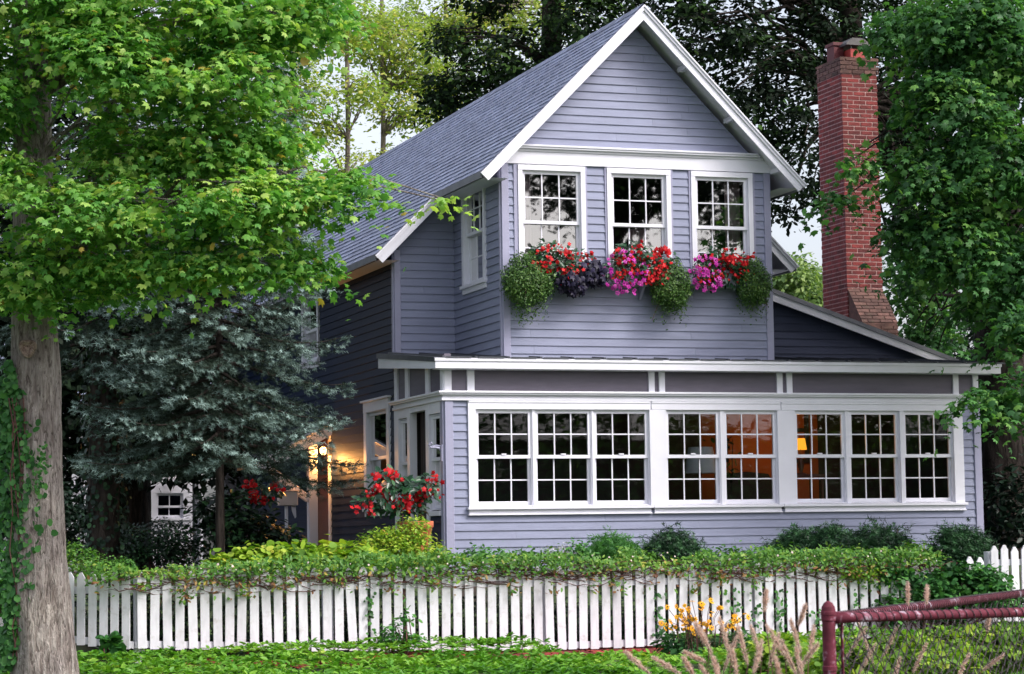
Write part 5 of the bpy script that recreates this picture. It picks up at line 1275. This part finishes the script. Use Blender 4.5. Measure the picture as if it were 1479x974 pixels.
# fountain grass: plumes around the chain link post
def plume_bunch(label, lst, d, seed, base_uv, nbl=90):
    rng = np.random.default_rng(seed)
    bs = at(base_uv[0], base_uv[1], d); bs[2] = gz(0, bs[1])
    t = empty('fountain_grass', tuple(bs), label, 'grass', 'plumed grasses in the foreground')
    for (u0, v0, u1, v1) in lst:
        dd = d+rng.uniform(-.35, .35); a = at(u0, v0, dd); b_ = at(u1, v1, dd+rng.uniform(-.05, .05)); ax = b_-a; Ln = np.linalg.norm(ax)
        n = 260; s = rng.random(n); w = .0042*np.sin(np.clip(s*.9+.08, 0, 1)*PI)**.7+.0015
        C = a+ax*s[:, None]; dirs = rng.normal(size=(n, 3)); dirs -= (dirs@ax)[:, None]*ax/Ln**2; dirs = unit(dirs)
        D = dirs*.5-ax/Ln*.9
        o = leafmesh('plume', C+dirs*w[:, None]*.3, rng.normal(size=(n, 3)), D, w*2.2+.006, np.clip(rng.beta(2, 2, n), 0, 1), (T_DIAM[0]*np.array([1, .35, 1]), T_DIAM[1]), g_plume, t)
        mb = MB(); q = b_+ax/Ln*.3; mb.tube([a, b_, (b_*.55+bs*.45)+np.array([0, 0, .15]), bs+rng.normal(size=3)*.03], [.0015, .002, .002, .002], 4, caps=False); mb.build('stem', M_TWIG, t)
    a = rng.uniform(0, 2*PI, nbl); rr = rng.random(nbl)*.1; C = bs+np.stack([np.cos(a)*rr, np.sin(a)*rr, 0*a], 1)
    H = rng.uniform(.5, .85, nbl); V = []; Fq = []; T = []
    for k in range(nbl):
        out = np.array([math.cos(a[k]), math.sin(a[k]), 0]); p = np.array([-out[1], out[0], 0])*.0035
        for s in np.linspace(0, 1, 7):
            c = C[k]+out*H[k]*.55*s**1.8+np.array([0, 0, H[k]*(s-.28*s*s*s)]); V += [c-p*(1-s*.85), c+p*(1-s*.85)]
        b0 = k*14; Fq += [[b0+2*q, b0+2*q+1, b0+2*q+3, b0+2*q+2] for q in range(6)]; T += [rng.random()]*14
    link('blades', npmesh('blades', np.array(V), np.array(Fq), np.array(T)), g_grass, t)
plume_bunch('pinkish plumed grass in the foreground below the golden daisies', [(1039.5, 892, 1056, 952), (1004, 900, 1023, 935), (1066, 905, 1080, 961), (1101, 926, 1088, 975), (988, 942, 1021, 957), (987, 950, 1003, 978), (904, 942, 940, 975), (943, 950, 985, 975), (1030, 950, 1040, 985), (1058, 940, 1066, 985), (1012, 962, 1030, 990)], 8.6, 601, (1030, 1100))
plume_bunch('pinkish plumed grass left of the maroon post', [(1107, 903, 1134, 948), (1142, 896, 1157, 944), (1164, 874, 1153, 905), (1128, 925, 1150, 975), (1176, 905, 1168, 950), (1150, 935, 1160, 985), (1182, 930, 1150, 970), (1120, 950, 1128, 985), (1107, 853, 1104, 885)], 8.9, 602, (1150, 1100))
plume_bunch('plumed grass seen through the wire mesh right of the maroon post', [(1311, 842, 1311, 876), (1339, 846, 1338, 874), (1252, 906, 1220, 954), (1296, 906, 1275, 950), (1338, 930, 1318, 972), (1428, 892, 1426, 914), (1450, 945, 1418, 970), (1240, 900, 1262, 960), (1265, 930, 1240, 975), (1400, 945, 1380, 985), (1300, 950, 1290, 985)], 10.9, 603, (1300, 1080))
plume_bunch('low plumed grass at the bottom edge between the daisies and the post', [(1085, 905, 1100, 950), (1010, 905, 1030, 950), (1125, 915, 1110, 965), (1064, 920, 1045, 970)], 9.6, 604, (1080, 1080))
shrub('shrub', 'bright green leafy plant behind the wire mesh at the right foreground', [(1290, 950, 20, .3, .16, .3), (1380, 940, 20, .4, .17, .3), (1450, 935, 20, .35, .17, .3), (1215, 955, 20, .25, .12, .3), (1340, 970, 19, .5, .15, .3)], g_lime, 260, 22, .07, .09, 605, T_ROUND, (0, .7))
shrub('shrub', 'bright green leafy plant left of the maroon post behind the plumes', [(1130, 940, 22, .3, .14, .2), (1165, 960, 21, .25, .12, .2), (1090, 960, 22, .3, .12, .2)], g_lime, 130, 22, .06, .08, 606, T_ROUND, (0, .7))

# neighbour's house
rng = np.random.default_rng(0)
NY = 18.0
a = atY(180, 800, NY); b = atY(287, 712, NY)
nh = empty('neighbour_house', (a[0], NY, -.1), 'white clapboard neighbouring house seen in the gap under the dark trees', 'house')
nf = front(NY)
wz0 = atY(245, 748, NY)[2]; wz1 = atY(245, 716, NY)[2]; wx0 = atY(229, 730, NY)[0]; wx1 = atY(261, 730, NY)[0]
siding('wall', nf, -.2, 3.2, .13, lambda z: (a[0]-3.5, b[0]), [(wx0-.05, wx1+.05, wz0-.03, wz1+.05)], M_WHITE, nh)
window(nh, nf, wx0, wx1, wz0+.05, (wz0+wz1)/2, wz1, cols=2, rows=1, casing=.12, lrows=1)
mb = MB(); mb.box(WORLD, a[0]-3.4, b[0]-.1, NY+.4, NY+.5, -.2, 3.2); mb.build('room_wall', M_DARK, nh)
mb = MB(); mb.tube([(b[0]+.02, NY-.06, -.2), (b[0]+.02, NY-.06, 3.1)], .05, 8); mb.build('downspout', M_WHITE, nh)
mb = MB(); mb.box(WORLD, b[0]-.1, b[0], NY+.1, NY+6, -.2, 3.2); mb.build('wall', M_WHITE, nh)
mb = MB(); mb.prism(left(0), [(NY-.4, 3.1), (NY+3, 5.2), (NY+6.4, 3.1), (NY+6.4, 3.0), (NY-.4, 3.0)], -b[0]-.3, -a[0]+3.7); mb.build('roof', M_SHING, nh)
nl = empty('porch_lantern', tuple(atY(280, 670, NY-.6)), 'glowing yellow lantern under the trees near the white neighbouring house', 'lamp')
c = atY(280, 672, NY-.6); mb = MB(); mb.lathe(tuple(c-np.array([0, 0, .22])), [(.02, 0), (.12, .42), (.1, .44)], 10); mb.build('lamp_shade', emit('lit_lantern', (1, .62, .2), .8), nl)
mb = MB(); mb.tube([(c[0], c[1], -.2), (c[0], c[1], c[2]-.2)], .03, 8); mb.lathe((c[0], c[1], c[2]+.2), [(.12, 0), (.02, .08)], 10); mb.build('lamp_post', M_METAL, nl)
